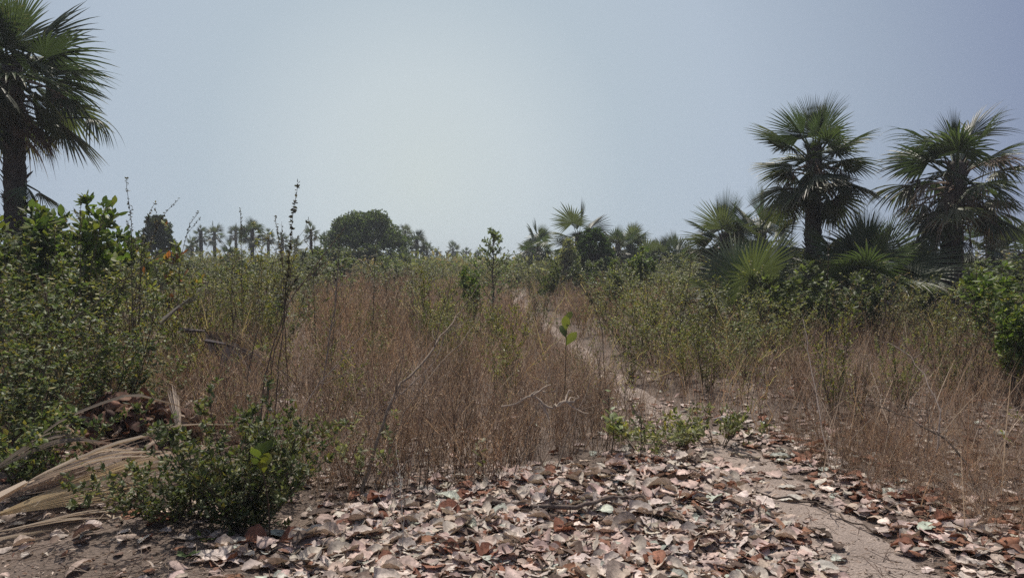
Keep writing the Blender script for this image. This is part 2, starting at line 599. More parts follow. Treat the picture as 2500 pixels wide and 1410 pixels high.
# near palms, every frond a part
palm('tallest fan palm with thick dark trunk, cut by the left frame edge', 42, 15, hh(140, 15), 1.25, .8, 27, 20, .2, 1, nseg=32, group='large fan palms', zs=1.0, low=-6, droop=.4,
     special=((4, 5, 1.5, .8, 4.2, .1, False, 1.3), (-8, 6, 1.1, .8, 3.6, .15, False, .95), (12, 18, 1.1, .9, .7, .2, False, .5), (0, -20, .6, .7, 3.4, .3, True, 1.2), (25, -25, .5, .7, 3.0, .3, True, 1.3), (170, -12, 1.2, 1.0, 2.5, .3, True, 1.5), (5, -60, .5, .8, .6, .3, False, 2.2), (20, -25, .5, .75, .4, .2, False, 2.5)))
palm('tall fan palm with full round crown over a bare dark trunk, right of centre', 1983, 18, hh(352, 18), 1.08, .62, 32, 24, .19, 2, nseg=34, group='large fan palms', up=87, low=-22, zs=1.15, droop=.35)
palm('windblown fan palm with ragged crown and thick dead skirt, at the right', 2318, 17, hh(398, 17), 1.1, .75, 26, 42, .22, 13, nseg=32, group='large fan palms', low=-10, up=72, droop=.8, lean=(.12, 0), zs=1.3,
     special=((20, 62, .8, 1.1, .5, .1, False, .1), (175, 48, .8, 1.1, .9, .2, False, .2), (-60, 30, .8, 1.0, 1.6, .3, True, .4)))
palm('broad trunkless fan palm between the two tall right-hand palms', 2125, 16.5, .8, 1.35, 1.15, 22, 22, .2, 4, nseg=44, young=True, up=85, low=15, group='trunkless fan palms', name='young_fan_palm', cat='palm')
palm('young fan palm with pale broken frond left of the tall round-crowned palm', 1835, 15.5, .45, 1.1, .95, 18, 6, .12, 5, nseg=38, up=84, low=12, group='trunkless fan palms', name='young_fan_palm', cat='palm', special=((190, 22, .7, .9, .2, .1, True, .1),))
palm('young fan palm tucked against the left side of the round-crowned palm trunk', 1938, 19.5, .3, .9, .75, 10, 3, .12, 6, nseg=34, up=84, low=15, group='trunkless fan palms', name='young_fan_palm', cat='palm')
palm('fan palm with hanging dead fronds, leftmost of the right-hand clump', 1768, 26, hh(572, 26), 1.2, .65, 24, 20, .18, 7, nseg=34, group='middle-distance fan palms')
palm('fan palm with short crown behind the young palm in the right-hand clump', 1858, 25, hh(566, 25), 1.15, .7, 20, 12, .18, 8, nseg=34, group='middle-distance fan palms')
palm('slim fan palm seen under the windblown palm crown near right edge', 2418, 25, hh(585, 25), 1.0, .75, 15, 6, .14, 9, nseg=34, group='middle-distance fan palms')
palm('low fan palm cut off by the right frame edge', 2500, 24, hh(615, 24), 1.0, .7, 13, 4, .14, 10, nseg=32, group='middle-distance fan palms')
palm('low fan palm at the foot of the windblown palm', 2268, 20, .3, .9, .7, 10, 4, .12, 31, nseg=32, up=80, low=10, group='trunkless fan palms', name='young_fan_palm', cat='palm')
palm('dark young fan palm between windblown palm trunk and slim palm', 2362, 19, .25, .9, .7, 10, 5, .12, 32, nseg=32, up=84, low=15, group='trunkless fan palms', name='young_fan_palm', cat='palm')
palm('young fan palm rising from the bushes right of the leftmost palm', 250, 17, .4, .95, .95, 9, 2, .12, 11, nseg=34, up=80, low=20, group='trunkless fan palms', name='young_fan_palm', cat='palm')
palm('young fan palm low beside the leftmost palm trunk', -10, 14, .9, .95, .8, 11, 6, .12, 14, nseg=34, up=75, low=5, group='trunkless fan palms', name='young_fan_palm', cat='palm')
palm('fan palm standing over the round green bush right of centre', 1412, 38, hh(572, 38), 1.2, .75, 13, 8, .2, 12, nseg=32, group='middle-distance fan palms', special=((182, 5, 1.6, 1.0, .5, .1, False, .5),))

# far palms: trunk and crown
FARP = [
    (1315, 50, 592, 1.0, 'lone fan palm standing left of the tallest central palm'),
    (1296, 58, 610, .8, 'small fan palm at the left foot of the lone central palm'),
    (1540, 48, 592, .95, 'far fan palm with pointed crown right of the round green bush'),
    (1508, 44, 598, .95, 'far fan palm touching the right side of the round green bush'),
    (1580, 46, 622, .95, 'first of three low far palms right of the round green bush'),
    (1618, 44, 624, 1.0, 'second of three low far palms right of the round green bush'),
    (1650, 45, 628, 1.0, 'third of three low far palms right of the round green bush'),
    (1708, 70, 625, .9, 'small bluish far palm left of the right-hand clump'),
    (525, 60, 552, .95, 'far fan palm second from the left in the skyline row'),
    (492, 62, 566, .9, 'far fan palm at the left end of the skyline row'),
    (577, 62, 550, .95, 'far fan palm with narrow crown third in the skyline row'),
    (617, 60, 562, .95, 'low squat far palm in the middle of the skyline row'),
    (656, 58, 556, 1.0, 'far fan palm with trunk left of the tall wispy stalk'),
    (690, 64, 582, .85, 'small far palm just left of the tall wispy stalk'),
    (722, 63, 584, .85, 'small far palm just right of the tall wispy stalk'),
    (760, 60, 562, .95, 'slender far palm with clear thin trunk left of the domed tree'),
    (794, 66, 565, .8, 'far palm peeping out at the left shoulder of the domed tree'),
    (990, 68, 562, .9, 'far palm touching the right shoulder of the domed tree'),
    (1018, 66, 572, .95, 'far palm with tall trunk right of the domed tree'),
    (1043, 90, 607, .9, 'small far palm right of the domed tree, beside the two taller ones'),
    (1067, 110, 618, .9, 'tiny far palm between two small palms on the open horizon'),
    (1106, 110, 607, 1.1, 'tiny far palm with rounded crown on the open central horizon'),
    (1138, 120, 618, .9, 'tiny far palm left of the pointed central sapling'),
    (1168, 120, 622, .9, 'tiny far palm at the left foot of the pointed central sapling'),
    (2455, 60, 590, .9, 'far palm between the slim palm and the right frame edge'),
    (565, 48, 596, 1.05, 'low wide palm in front of the skyline row'),
    (470, 50, 592, 1.05, 'low palm with upright spear in front of the skyline row'),
]
for i, (px, Y, yc, s, lab) in enumerate(FARP):
    if px < 1200 and Y < 80:
        Y = Y * (1.2 + .2 * math.sin(i * 2.7))
        s *= .85 + .22 * math.sin(i * 1.9)
        yc += 8 + 9 * math.sin(i * 3.3)
    elif px > 1280:
        s *= 1.25
    palm(lab, px, Y, hh(yc - 4, Y), .92 * s, .5 * s, 17, 7 if i % 3 else 10, .17, 40 + i, nseg=22, parts=False, group='fan palms along the skyline', name='far_palm', droop=.35)


# ------------------------------------------------------------------ shrubs and saplings
def interp_pts(P, idx, t):
    """points at fraction t of polylines P[idx]"""
    K = P.shape[1]
    u = np.clip(t, 0, .9999) * (K - 1)
    i = u.astype(int)
    f = (u - i)[:, None]
    return P[idx, i] * (1 - f) + P[idx, i + 1] * f, norm(P[idx, i + 1] - P[idx, i])


def bush(r, H=1.4, spread=.4, nst=8, nbr=10, nl=14, LL=.03, LW=.016, pal=((.08, .1, .04),), start=.1, bl=.3, stem=((.10, .08, .06),), sr=.007, cols=3, prof=(.15, .9, 1, .6, .05), upb=.6, ldroop=.3, brup=.6, droopst=0.0):
    st, fo = MB(), MB()
    az = r.uniform(0, 2 * pi, nst)
    K = 7
    t = np.linspace(0, 1, K)
    out = spread * r.uniform(.15, 1, nst)
    hs_ = H * r.uniform(.6, 1, nst) * (1 - .25 * (out / spread) ** 2)
    dirs = np.stack([np.cos(az), np.sin(az)], 1)
    P = np.zeros((nst, K, 3))
    P[:, :, :2] = dirs[:, None] * (out[:, None] * (t ** 1.1)[None] + .04)[..., None]
    P[:, :, 2] = hs_[:, None] * (t[None] - droopst * t[None] ** 3) - .03
    P[:, 1:] += np.cumsum(r.normal(size=(nst, K - 1, 3)) * H * .018, 1)
    st.add(*tubes(P, np.linspace(sr, sr * .25, K)[None] * r.uniform(.7, 1.2, (nst, 1)), 3, pick(r, stem, nst)))
    n = nst * nbr
    idx = np.repeat(np.arange(nst), nbr)
    tb = r.uniform(start, 1, n)
    B0, T0 = interp_pts(P, idx, tb)
    a2 = r.uniform(0, 2 * pi, n)
    hz = np.stack([np.cos(a2), np.sin(a2), np.zeros(n)], 1)
    D = norm(T0 * upb + hz * r.uniform(.5, 1, (n, 1)) + UP * r.uniform(-.1, brup, (n, 1)))
    Lb = bl * r.uniform(.4, 1.1, n) * (1.15 - .6 * tb)
    KB = 4
    tt = np.linspace(0, 1, KB)
    BP = B0[:, None] + D[:, None] * (Lb[:, None] * tt[None])[..., None] + UP * (.15 * Lb[:, None] * tt[None] ** 2)[..., None]
    BP[:, 1:] += r.normal(size=(n, KB - 1, 3)) * (Lb * .06)[:, None, None]
    st.add(*tubes(BP, np.linspace(sr * .4, sr * .12, KB)[None], 2, pick(r, stem, n)))
    m = n * nl
    li = np.repeat(np.arange(n), nl)
    tl = r.uniform(.15, 1.0, m)
    L0, LT = interp_pts(BP, li, tl)
    rnd = r.normal(size=(m, 3))
    LD = norm(LT * .5 + norm(rnd) * .9 + UP * .25)
    SD = norm(np.cross(LD, UP + r.normal(size=(m, 3)) * .5))
    sz = r.uniform(.55, 1.15, m)
    fo.add(*strips(L0, LD, SD, LL * sz, LW * sz, prof, cols, .22, ldroop, pick(r, pal, m, .25)))
    return st, fo


OLIVE = ((.12, .145, .06), (.10, .13, .05), (.15, .175, .08), (.18, .18, .075), (.075, .10, .045))
DARKG = ((.06, .095, .038), (.08, .115, .048), (.10, .135, .065), (.05, .075, .034), (.13, .13, .045))
BRIGHT = ((.075, .13, .03), (.10, .16, .04), (.06, .105, .028), (.14, .18, .05))
YEL = ((.17, .19, .045), (.13, .165, .04), (.21, .20, .06), (.10, .13, .04))
GREY = ((.16, .185, .11), (.13, .155, .09), (.20, .22, .15), (.10, .125, .07))
RED = ((.30, .11, .05), (.24, .16, .05), (.16, .18, .05), (.14, .17, .05), (.12, .15, .05))
BROWNM = ((.20, .14, .09), (.25, .185, .10), (.15, .15, .065), (.30, .24, .15))

OLIVE, DARKG, BRIGHT, YEL, GREY = [tuple((a * k * 1.12, b * k, c * k * .9) for a, b, c in p_) for p_, k in ((OLIVE, 1.45), (DARKG, 1.3), (BRIGHT, 1.15), (YEL, 1.35), (GREY, 1.35))]
OBO = (.12, .55, 1.0, .85, .1)
KINDS = {
    # kind: (builder kwargs, name)
    'olive': (dict(H=1.5, spread=.42, nst=11, nbr=13, nl=12, LL=.034, LW=.018, pal=OLIVE, prof=(.2, 1, .7, .05)), 'small_leaved_shrub'),
    'dark': (dict(H=1.5, spread=.6, nst=13, nbr=13, nl=13, LL=.042, LW=.024, pal=DARKG, prof=(.2, 1, .7, .05)), 'dense_shrub'),
    'yellow': (dict(H=1.2, spread=.32, nst=9, nbr=12, nl=12, LL=.032, LW=.018, pal=YEL, prof=(.2, 1, .7, .05)), 'yellow_green_shrub'),
    'grey': (dict(H=1.5, spread=.55, nst=12, nbr=13, nl=12, LL=.04, LW=.017, pal=GREY, prof=(.2, 1, .7, .05)), 'grey_green_shrub'),
    'broad': (dict(H=1.5, spread=.45, nst=11, nbr=12, nl=11, LL=.10, LW=.046, pal=BRIGHT, prof=OBO, bl=.25, sr=.011, start=.35), 'broadleaf_shrub'),
    'pale': (dict(H=1.5, spread=.45, nst=9, nbr=11, nl=10, LL=.11, LW=.045, pal=((.12, .15, .06), (.15, .17, .08), (.09, .12, .05)), prof=OBO, bl=.25, sr=.011, start=.35), 'broadleaf_shrub'),
    'brown': (dict(H=1.4, spread=.4, nst=10, nbr=12, nl=9, LL=.022, LW=.011, pal=BROWNM, stem=((.12, .08, .06), (.08, .055, .045)), prof=(.3, 1, .1)), 'half_dry_shrub'),
    'red': (dict(H=1.5, spread=.3, nst=5, nbr=7, nl=7, LL=.12, LW=.055, pal=RED, prof=OBO, bl=.22, sr=.01, start=.5), 'red_leaved_shrub'),
}
PROTO = {}
for k, (kw, nm) in KINDS.items():
    PROTO[k] = []
    for v in range(3):
        r = np.random.default_rng(hash((len(k), v, 5)) % 1000 + 17 * v + ord(k[0]))
        st, fo = bush(r, **kw)
        PROTO[k].append((st.mesh('stems', M_STEM), fo.mesh('foliage', M_LEAF), kw['H'], nm))


def shrub(kind, px, Y, ytop, label, group=None, wide=1.0, v=None):
    ytop = ytop - 22 * 10 / max(Y, 10) if Y < 30 else ytop - 6
    wide = wide * 1.12
    pr = PROTO[kind][int(rng.integers(0, 3)) if v is None else v]
    H = hh(ytop, Y)
    s = H / pr[2]
    x = (px - 1250) / F * Y
    root = empty(pr[3], (x, Y, float(ground_h(x, Y))), float(rng.uniform(0, 6.28)))
    root.scale = (s ** .5 * wide, s ** .5 * wide, s)
    tag(root, label, 'shrub', group)
    for nm, me in (('stems', pr[0]), ('foliage', pr[1])):
        o = bpy.data.objects.new(nm, me)
        COL.objects.link(o)
        o.parent = root
    return root


SHR = [
    # left mass
    ('dark', 20, 11, 495, 1.5, 'tall dark shrub against the foot of the leftmost palm'),
    ('broad', 140, 10.5, 468, 1.3, 'bright broad-leaved bush topping the left thicket'),
    ('broad', 205, 11.5, 505, 1.1, 'bright broad-leaved bush on the right shoulder of the left thicket'),
    ('olive', 90, 9.5, 545, 1.4, 'olive shrub beneath the bright bush of the left thicket'),
    ('olive', 290, 12, 540, 1.5, 'olive shrub right of the bright bushes in the left thicket'),
    ('dark', 10, 7.5, 600, 1.4, 'dark green shrub at the left frame edge below the palm'),
    ('olive', 190, 8.5, 610, 1.4, 'olive shrub in the heart of the left thicket'),
    ('olive', 340, 10, 600, 1.4, 'olive shrub below the reddish-leaved bush'),
    ('dark', 90, 6.4, 730, 1.3, 'dark shrub low in the left thicket above the shadowed corner'),
    ('dark', 270, 7.2, 720, 1.3, 'dark shrub in the left thicket above the brown leaf heap'),
    ('dark', 10, 5.6, 850, 1.3, 'shadowy shrub filling the left frame edge above the dead fan frond'),
    ('dark', 140, 6.3, 880, 1.3, 'low dark shrub directly behind the dead fan frond'),
    ('dark', 370, 8.0, 770, 1.3, 'dark leafy shrub left of the dry black palm debris'),
    ('olive', 440, 11, 620, 1.3, 'olive shrub right of the reddish-leaved bush'),
    ('red', 405, 13, 556, 1.0, 'bush with orange and red leaves on the left skyline'),
    ('brown', 300, 9.0, 640, 1.2, 'half-dry brownish shrub in the left thicket'),
    ('brown', 130, 7.5, 680, 1.2, 'half-dry brownish shrub near the left frame edge'),
    ('yellow', 440, 9.5, 640, .8, 'yellow-leaved sprig among the olive shrubs on the left'),
    ('brown', 490, 10, 660, 1.1, 'half-dry brown shrub above the dry black palm debris'),
    ('olive', 520, 14, 600, 1.3, 'olive shrub left of the yellow-green bush on the skyline'),
    ('yellow', 615, 15, 572, 1.4, 'yellow-green bush below the skyline palms'),
    ('grey', 700, 18, 600, 1.7, 'grey-green bush right of the yellow-green skyline bush'),
    ('grey', 745, 21, 605, 1.6, 'grey-green bush left of the domed tree'),
    ('brown', 580, 11, 650, 1.2, 'half-dry brown shrub below the yellow-green skyline bush'),
    ('dark', 660, 12, 680, 1.1, 'dark grey-green shrub in the dry weeds left of centre'),
    # centre
    ('grey', 960, 24, 603, 1.7, 'grey-green bush in front of the domed tree'),
    ('grey', 1035, 26, 612, 1.4, 'grey-green bush right of the domed tree'),
    ('yellow', 1050, 13, 655, .9, 'tall thin yellow-green shrub in the dry weeds left of the path'),
    ('olive', 1090, 12.5, 690, 1.0, 'olive shrub beside the tall thin yellow-green one'),
    ('broad', 1155, 17, 640, .8, 'bright leafy shrub left of the pointed sapling'),
    ('olive', 1190, 12, 715, 1.1, 'olive shrub left of the far bend of the path'),
    ('grey', 1245, 26, 615, 1.5, 'grey-green bush right of the pointed sapling'),
    ('olive', 1320, 17, 690, 1.0, 'small olive shrub beside the far bend of the path'),
    ('pale', 1330, 24, 628, .8, 'pale-leaved bush left of the central palm foot'),
    ('yellow', 830, 7.5, 850, .9, 'yellow-green shrub in dry weeds left of centre'),
    ('yellow', 780, 9.5, 800, .8, 'sparse yellow-green shrub behind the leaning dry branch'),
    ('yellow', 1130, 9.5, 790, .7, 'small yellow-green shrub in the middle of the dry weeds'),
    # right
    ('pale', 1420, 30, 612, 1.2, 'pale bush at the foot of the central palm'),
    ('broad', 1560, 26, 615, 1.3, 'broad-leaved bush below the three low far palms'),
    ('pale', 1500, 22, 632, 1.2, 'pale broad-leaved bush right of the central palm foot'),
    ('olive', 1490, 16, 650, 1.4, 'olive shrub at the left end of the right-hand green belt'),
    ('olive', 1570, 14, 655, 1.4, 'olive shrub second in the right-hand green belt'),
    ('yellow', 1600, 11.5, 700, 1.3, 'yellowish olive shrub at the front of the right-hand green belt'),
    ('grey', 1650, 15, 640, 1.4, 'grey-green shrub in the right-hand green belt'),
    ('olive', 1700, 12, 670, 1.5, 'olive shrub in the middle of the right-hand green belt'),
    ('olive', 1780, 12.5, 650, 1.4, 'tall olive shrub under the young palm with broken frond'),
    ('dark', 1760, 10.5, 740, 1.2, 'dark green shrub at the front right of the green belt'),
    ('yellow', 1725, 8.8, 805, 1.0, 'bright yellow-green shrub right of the path'),
    ('olive', 1830, 9.6, 790, 1.0, 'olive shrub right of the bright yellow-green one'),
    ('olive', 1545, 9.8, 790, .9, 'small olive shrub just right of the path'),
    ('grey', 1870, 15, 640, 1.4, 'grey-green shrub left of the round-crowned palm trunk'),
    ('pale', 1930, 14, 645, 1.2, 'pale bush hiding the foot of the round-crowned palm'),
    ('pale', 2020, 13, 650, 1.2, 'pale broad-leaved bush right of the round-crowned palm trunk'),
    ('pale', 2095, 14, 655, .9, 'pale broad-leaved bush below the broad trunkless palm'),
    ('grey', 2170, 14, 660, 1.3, 'grey-green shrub left of the windblown palm foot'),
    ('olive', 2250, 13.5, 660, 1.3, 'olive shrub at the foot of the windblown palm'),
    ('olive', 2350, 13, 660, 1.3, 'olive shrub right of the windblown palm foot'),
    ('broad', 2440, 11, 650, 1.3, 'broad-leaved bush by the right frame edge below the skyline'),
    ('broad', 2490, 8.2, 742, .8, 'vivid green bush at the right frame edge'),
    ('dark', 2500, 9.5, 660, 1.4, 'dark shrub behind the vivid green bush'),
    ('brown', 2150, 11.5, 690, 1.3, 'half-dry brown shrub below the pale bush on the right'),
    ('brown', 2300, 10.5, 700, 1.3, 'half-dry brown shrub in the right-hand dry weeds'),
    ('brown', 2030, 12, 690, 1.3, 'half-dry brown shrub below the round-crowned palm'),
    ('brown', 2400, 9, 730, 1.3, 'half-dry brown shrub left of the vivid green bush'),
    ('olive', 1530, 12.5, 690, 1.3, 'olive shrub at the near left corner of the right-hand green belt'),
    ('grey', 1600, 17, 640, 1.6, 'grey-green shrub at the back of the right-hand green belt'),
    ('olive', 1655, 10.6, 745, 1.3, 'olive shrub in front of the yellowish olive one beside the path'),
    ('olive', 1840, 12, 680, 1.4, 'olive shrub below the grey-green one by the round-crowned palm'),
    ('yellow', 1680, 9.6, 790, 1.0, 'yellow-green shrub touching the bright yellow-green one'),
    ('olive', 1910, 11.5, 700, 1.3, 'olive shrub at the right end of the green belt'),
    ('dark', 40, 9, 560, 1.5, 'dark shrub in front of the leftmost palm trunk'),
    ('broad', 80, 11, 478, 1.3, 'bright broad-leaved bush at the left shoulder of the left thicket'),
    ('olive', 560, 13, 640, 1.3, 'olive shrub below the yellow-green skyline bush'),
    ('olive', 640, 14, 640, 1.4, 'olive shrub at the foot of the tallest wispy stalk'),
    ('grey', 1000, 18, 640, 1.4, 'grey-green shrub in the brown field right of the domed tree'),
    ('olive', 1110, 15, 665, 1.1, 'olive shrub behind the tall thin yellow-green one'),
    ('olive', 930, 10, 800, .8, 'small olive shrub in the middle of the brown weeds'),
]
for k, px, Y, yt, wd, lab in SHR:
    shrub(k, px, Y, yt, lab, 'shrubs of the thicket', wd)

rs = np.random.default_rng(404)
for i in range(20):
    px = rs.uniform(540, 1420)
    Y = rs.uniform(8, 19)
    if path_dist(px_ := (px - 1250) / F * Y, Y) < .5:
        continue
    shrub(['yellow', 'olive', 'yellow', 'brown'][i % 4], px, Y, 640 + (EYE - rs.uniform(.75, 1.25)) * F / Y, 'small thin shrub scattered through the brown weeds left of the path', 'small shrubs scattered through the brown weeds left of the path', .75)
for i in range(14):
    px = rs.uniform(1850, 2500)
    Y = rs.uniform(7, 13)
    shrub(['brown', 'olive', 'brown', 'yellow'][i % 4], px, Y, 640 + (EYE - rs.uniform(.7, 1.1)) * F / Y, 'small thin shrub scattered through the brown weeds right of the path', 'small shrubs scattered through the brown weeds right of the path', .75)

# shrub belt further back, one object each
BELT = {
    'left': ('low bush in the left skyline belt behind the near thicket', 'bushes of the left skyline belt', (-60, 800), (18, 42), 48, (596, 625)),
    'mid': ('low bush in the far central field beyond the dry weeds', 'bushes of the far central field', (800, 1480), (34, 48), 16, (618, 634)),
    'right': ('low bush in the right skyline belt among the palms', 'bushes of the right skyline belt', (1480, 2560), (17, 42), 56, (618, 650)),
}
for zone, (lab, grp, xr, yr, n, tr) in BELT.items():
    rb = np.random.default_rng(len(zone) + 90)
    for i in range(n):
        Y = yr[0] + (yr[1] - yr[0]) * rb.uniform() ** .8
        px = xr[0] + (xr[1] - xr[0]) * ((i + rb.uniform()) / n)
        if Y < 22 and 1150 < px < 1400:
            continue
        k = ['grey', 'olive', 'grey', 'dark', 'olive', 'yellow', 'pale'][rb.integers(0, 7)]
        shrub(k, px, Y, rb.uniform(*tr), lab, grp, rb.uniform(1.3, 2.0))


# special plants ----------------------------------------------------
def plant(name, label, cat, loc, st, fo, group=None, rz=0.0):
    root = empty(name, loc, rz)
    tag(root, label, cat, group)
    st.build('stems', M_STEM, root)
    if fo is not None and fo.n:
        fo.build('foliage', M_LEAF, root)
    return root


def gz(x, y):
    return float(ground_h(x, y))


def px_base(px, Y):
    x = (px - 1250) / F * Y
    return (x, Y, gz(x, Y))


# pointed sapling in the centre
r = np.random.default_rng(5)
st, fo = MB(), MB()
Hs = hh(556, 16)
P = np.stack([np.zeros(8), np.zeros(8), np.linspace(-.03, Hs, 8)], 1)
P[1:-1, :2] += r.normal(size=(6, 2)) * .02
st.add(*tubes(P[None], np.linspace(.03, .006, 8)[None], 6, (.12, .10, .08)))
n = 64
tb = r.uniform(.28, .98, n)
B0, _ = interp_pts(P[None], np.zeros(n, int), tb)
a = np.arange(n) * 2.4
D = norm(np.stack([np.cos(a), np.sin(a), r.uniform(.4, 1.0, n)], 1))
Lb = ((1 - tb) * 1.5 + .07) * r.uniform(.6, 1.1, n)
BP = B0[:, None] + D[:, None] * (Lb[:, None] * np.linspace(0, 1, 4)[None])[..., None]
st.add(*tubes(BP, np.linspace(.008, .003, 4)[None], 3, (.12, .1, .08)))
li = np.repeat(np.arange(n), 12)
L0, LT = interp_pts(BP, li, r.uniform(.2, 1, len(li)))
LD = norm(LT * .6 + norm(r.normal(size=(len(li), 3))) * .8 + UP * .4)
SD = norm(np.cross(LD, r.normal(size=LD.shape)))
fo.add(*strips(L0, LD, SD, r.uniform(.05, .10, len(li)), r.uniform(.025, .045, len(li)), OBO, 3, .2, .2, pick(r, ((.22, .27, .16), (.28, .33, .2), (.16, .2, .11)), len(li))))
plant('pointed_sapling', 'pointed grey-green sapling rising above the centre of the horizon', 'sapling', px_base(1203, 16), st, fo)


def domed_tree(label, px, Y, ytop, halfw, seed, n=15000, leaf=.17, pal=DARKG, hollow=None, group=None, ybot=.25):
    r = np.random.default_rng(seed)
    H = hh(ytop, Y)
    Rx = halfw * Y / F
    root = empty('domed_tree', px_base(px, Y))
    tag(root, label, 'tree', group)
    tr = MB()
    tr.add(*curve_tube([(0, 0, -.1), (.1, 0, H * .2), (.05, 0, H * .4)], .28, .18, 9, (.1, .085, .07), jit=.01, r=r))
    nl = 26
    a = r.uniform(0, 2 * pi, nl)
    el = r.uniform(.15, 1.3, nl)
    tip = np.stack([np.cos(a) * np.cos(el) * Rx * .85, np.sin(a) * np.cos(el) * Rx * .85, H * .25 + np.sin(el) * H * .65], 1)
    b0 = np.tile([[.05, 0, H * .3]], (nl, 1))
    mid = (b0 + tip) / 2 + r.normal(size=(nl, 3)) * .15
    tr.add(*tubes(np.stack([b0, (b0 + mid) / 2, mid, (mid + tip) / 2, tip], 1), np.linspace(.08, .02, 5)[None], 5, (.1, .085, .07)))
    tr.build('trunk', M_STEM, root)
    nc = 330
    u = r.uniform(0, 2 * pi, nc)
    v = np.arcsin(r.uniform(.0, 1, nc))
    rad_ = r.uniform(.55, 1.0, nc) ** .35
    cv_ = np.cos(v) ** 1.45
    C = np.stack([np.cos(u) * cv_ * Rx, np.sin(u) * cv_ * Rx, ybot * H + np.sin(v) * H * (1 - ybot)], 1)
    cen = np.array([0, 0, ybot * H])
    C = cen + (C - cen) * rad_[:, None] * (1 + .06 * np.sin(u * 3 + seed) + .05 * np.sin(v * 7))[:, None]
    drop = r.uniform(0, ybot * H * .95, nc) * (v < .5)
    C[:, 2] -= drop
    if hollow is not None:
        k = np.hypot(C[:, 0] - hollow[0] * Rx, C[:, 2] - hollow[1] * H) < hollow[2] * H
        C = C[~(k & (C[:, 1] < 0))]
    idx = r.integers(0, len(C), n)
    cr = r.uniform(.25, .55, len(C)) * Rx / 3
    off = norm(r.normal(size=(n, 3))) * (r.uniform(0, 1, (n, 1)) ** .45) * cr[idx][:, None]
    off[:, 2] = off[:, 2] * .75
    B = C[idx] + off
    outw = norm(B - cen)
    LD = norm(outw + norm(r.normal(size=(n, 3))) * .9 + UP * .2)
    SD = norm(np.cross(LD, r.normal(size=LD.shape)))
    cm = MB()
    tint = r.uniform(.75, 1.25, len(C))[idx][:, None]
    cm.add(*strips(B, LD, SD, leaf * r.uniform(.6, 1.15, n), leaf * .55 * r.uniform(.7, 1.1, n), (.2, 1, .8, .1), 3, .2, .25, pick(r, pal, n, .2) * tint))
    cm.build('crown', M_LEAF, root)
    return root


domed_tree('large domed dark tree on the skyline left of centre', 893, 52, 527, 124, 3, n=38000, leaf=.2, pal=((.09, .125, .06), (.075, .105, .05), (.125, .15, .08), (.06, .08, .04)), hollow=(.3, .25, .17))
domed_tree('small rounded dark tree on the left skyline behind the red-leaved bush', 388, 45, 526, 52, 4, n=12000, leaf=.17, pal=((.045, .065, .035), (.055, .075, .04)))
domed_tree('round bright green leafy tree beside the central palm trunk', 1450, 36, 568, 60, 6, n=13000, leaf=.15, pal=((.07, .12, .035), (.085, .135, .04), (.055, .09, .03)), ybot=.3)
domed_tree('small leafy tree left of the central palm trunk', 1388, 34, 590, 34, 7, n=3200, leaf=.13, pal=GREY, ybot=.3)
domed_tree('dark bushy tree behind the broad trunkless palm', 2070, 24, 585, 75, 8, n=12000, leaf=.11, pal=((.05, .06, .035), (.09, .07, .05), (.05, .07, .03)), ybot=.3)
domed_tree('dark bushy tree behind the windblown palm foot', 2240, 27, 600, 90, 9, n=12000, leaf=.12, pal=((.04, .055, .03), (.05, .065, .035)), ybot=.3)


# tall wispy stalks reaching into the sky
def wispy(label, pts_px, Y, side=0, seed=1, nleaf=90, lsz=.03, tcol=(.10, .075, .06), r0=.008, sub=5, sublen=.35, leafy=.45):
    r = np.random.default_rng(seed)
    b = px_base(pts_px[0][0], Y)
    P = [np.array([0, 0, -.02])]
    for (px, py) in pts_px[1:]:
        q = at(px, py, Y)
        P.append(q - np.array(b))
    P = np.array(P)
    st, fo = MB(), MB()
    st.add(*curve_tube(P, r0, r0 * .25, 5, tcol, n=24, jit=.003, r=r))
    d = np.concatenate([[0], np.cumsum(np.linalg.norm(np.diff(P, axis=0), axis=1))])
    s = np.linspace(0, d[-1], 12)
    PP = np.stack([np.interp(s, d, P[:, i]) for i in range(3)], 1)[None]
    allp = [(PP, np.zeros(nleaf, int), r.uniform(leafy, 1, nleaf))]
    if sub:
        tb = r.uniform(leafy - .05, .85, sub)
        B0, T0 = interp_pts(PP, np.zeros(sub, int), tb)
        a = r.uniform(0, 6.28, sub)
        D = norm(T0 + np.stack([np.cos(a), np.sin(a) * .4, np.zeros(sub)], 1) * .45)
        BP = B0[:, None] + D[:, None] * (sublen * r.uniform(.5, 1.1, sub)[:, None] * np.linspace(0, 1, 5)[None])[..., None]
        BP[:, 1:] += r.normal(size=(sub, 4, 3)) * .01
        st.add(*tubes(BP, np.linspace(r0 * .4, r0 * .2, 5)[None], 3, tcol))
        k = nleaf // 2
        allp.append((BP, r.integers(0, sub, k), r.uniform(.2, 1, k)))
    for (Q, ii, tl) in allp:
        L0, LT = interp_pts(Q, ii, tl)
        m = len(ii)
        LD = norm(LT * .3 + norm(r.normal(size=(m, 3))))
        SD = norm(np.cross(LD, r.normal(size=LD.shape)))
        z = lsz * r.uniform(.5, 1.1, m)
        fo.add(*strips(L0, LD, SD, z, z * .6, (.3, 1, .8, .1), 3, .25, .3, pick(r, ((.09, .085, .06), (.14, .12, .09), (.09, .08, .065)), m)))
    return plant('wispy_stalk', label, 'plant', b, st, fo, 'thin stalks reaching above the thicket')


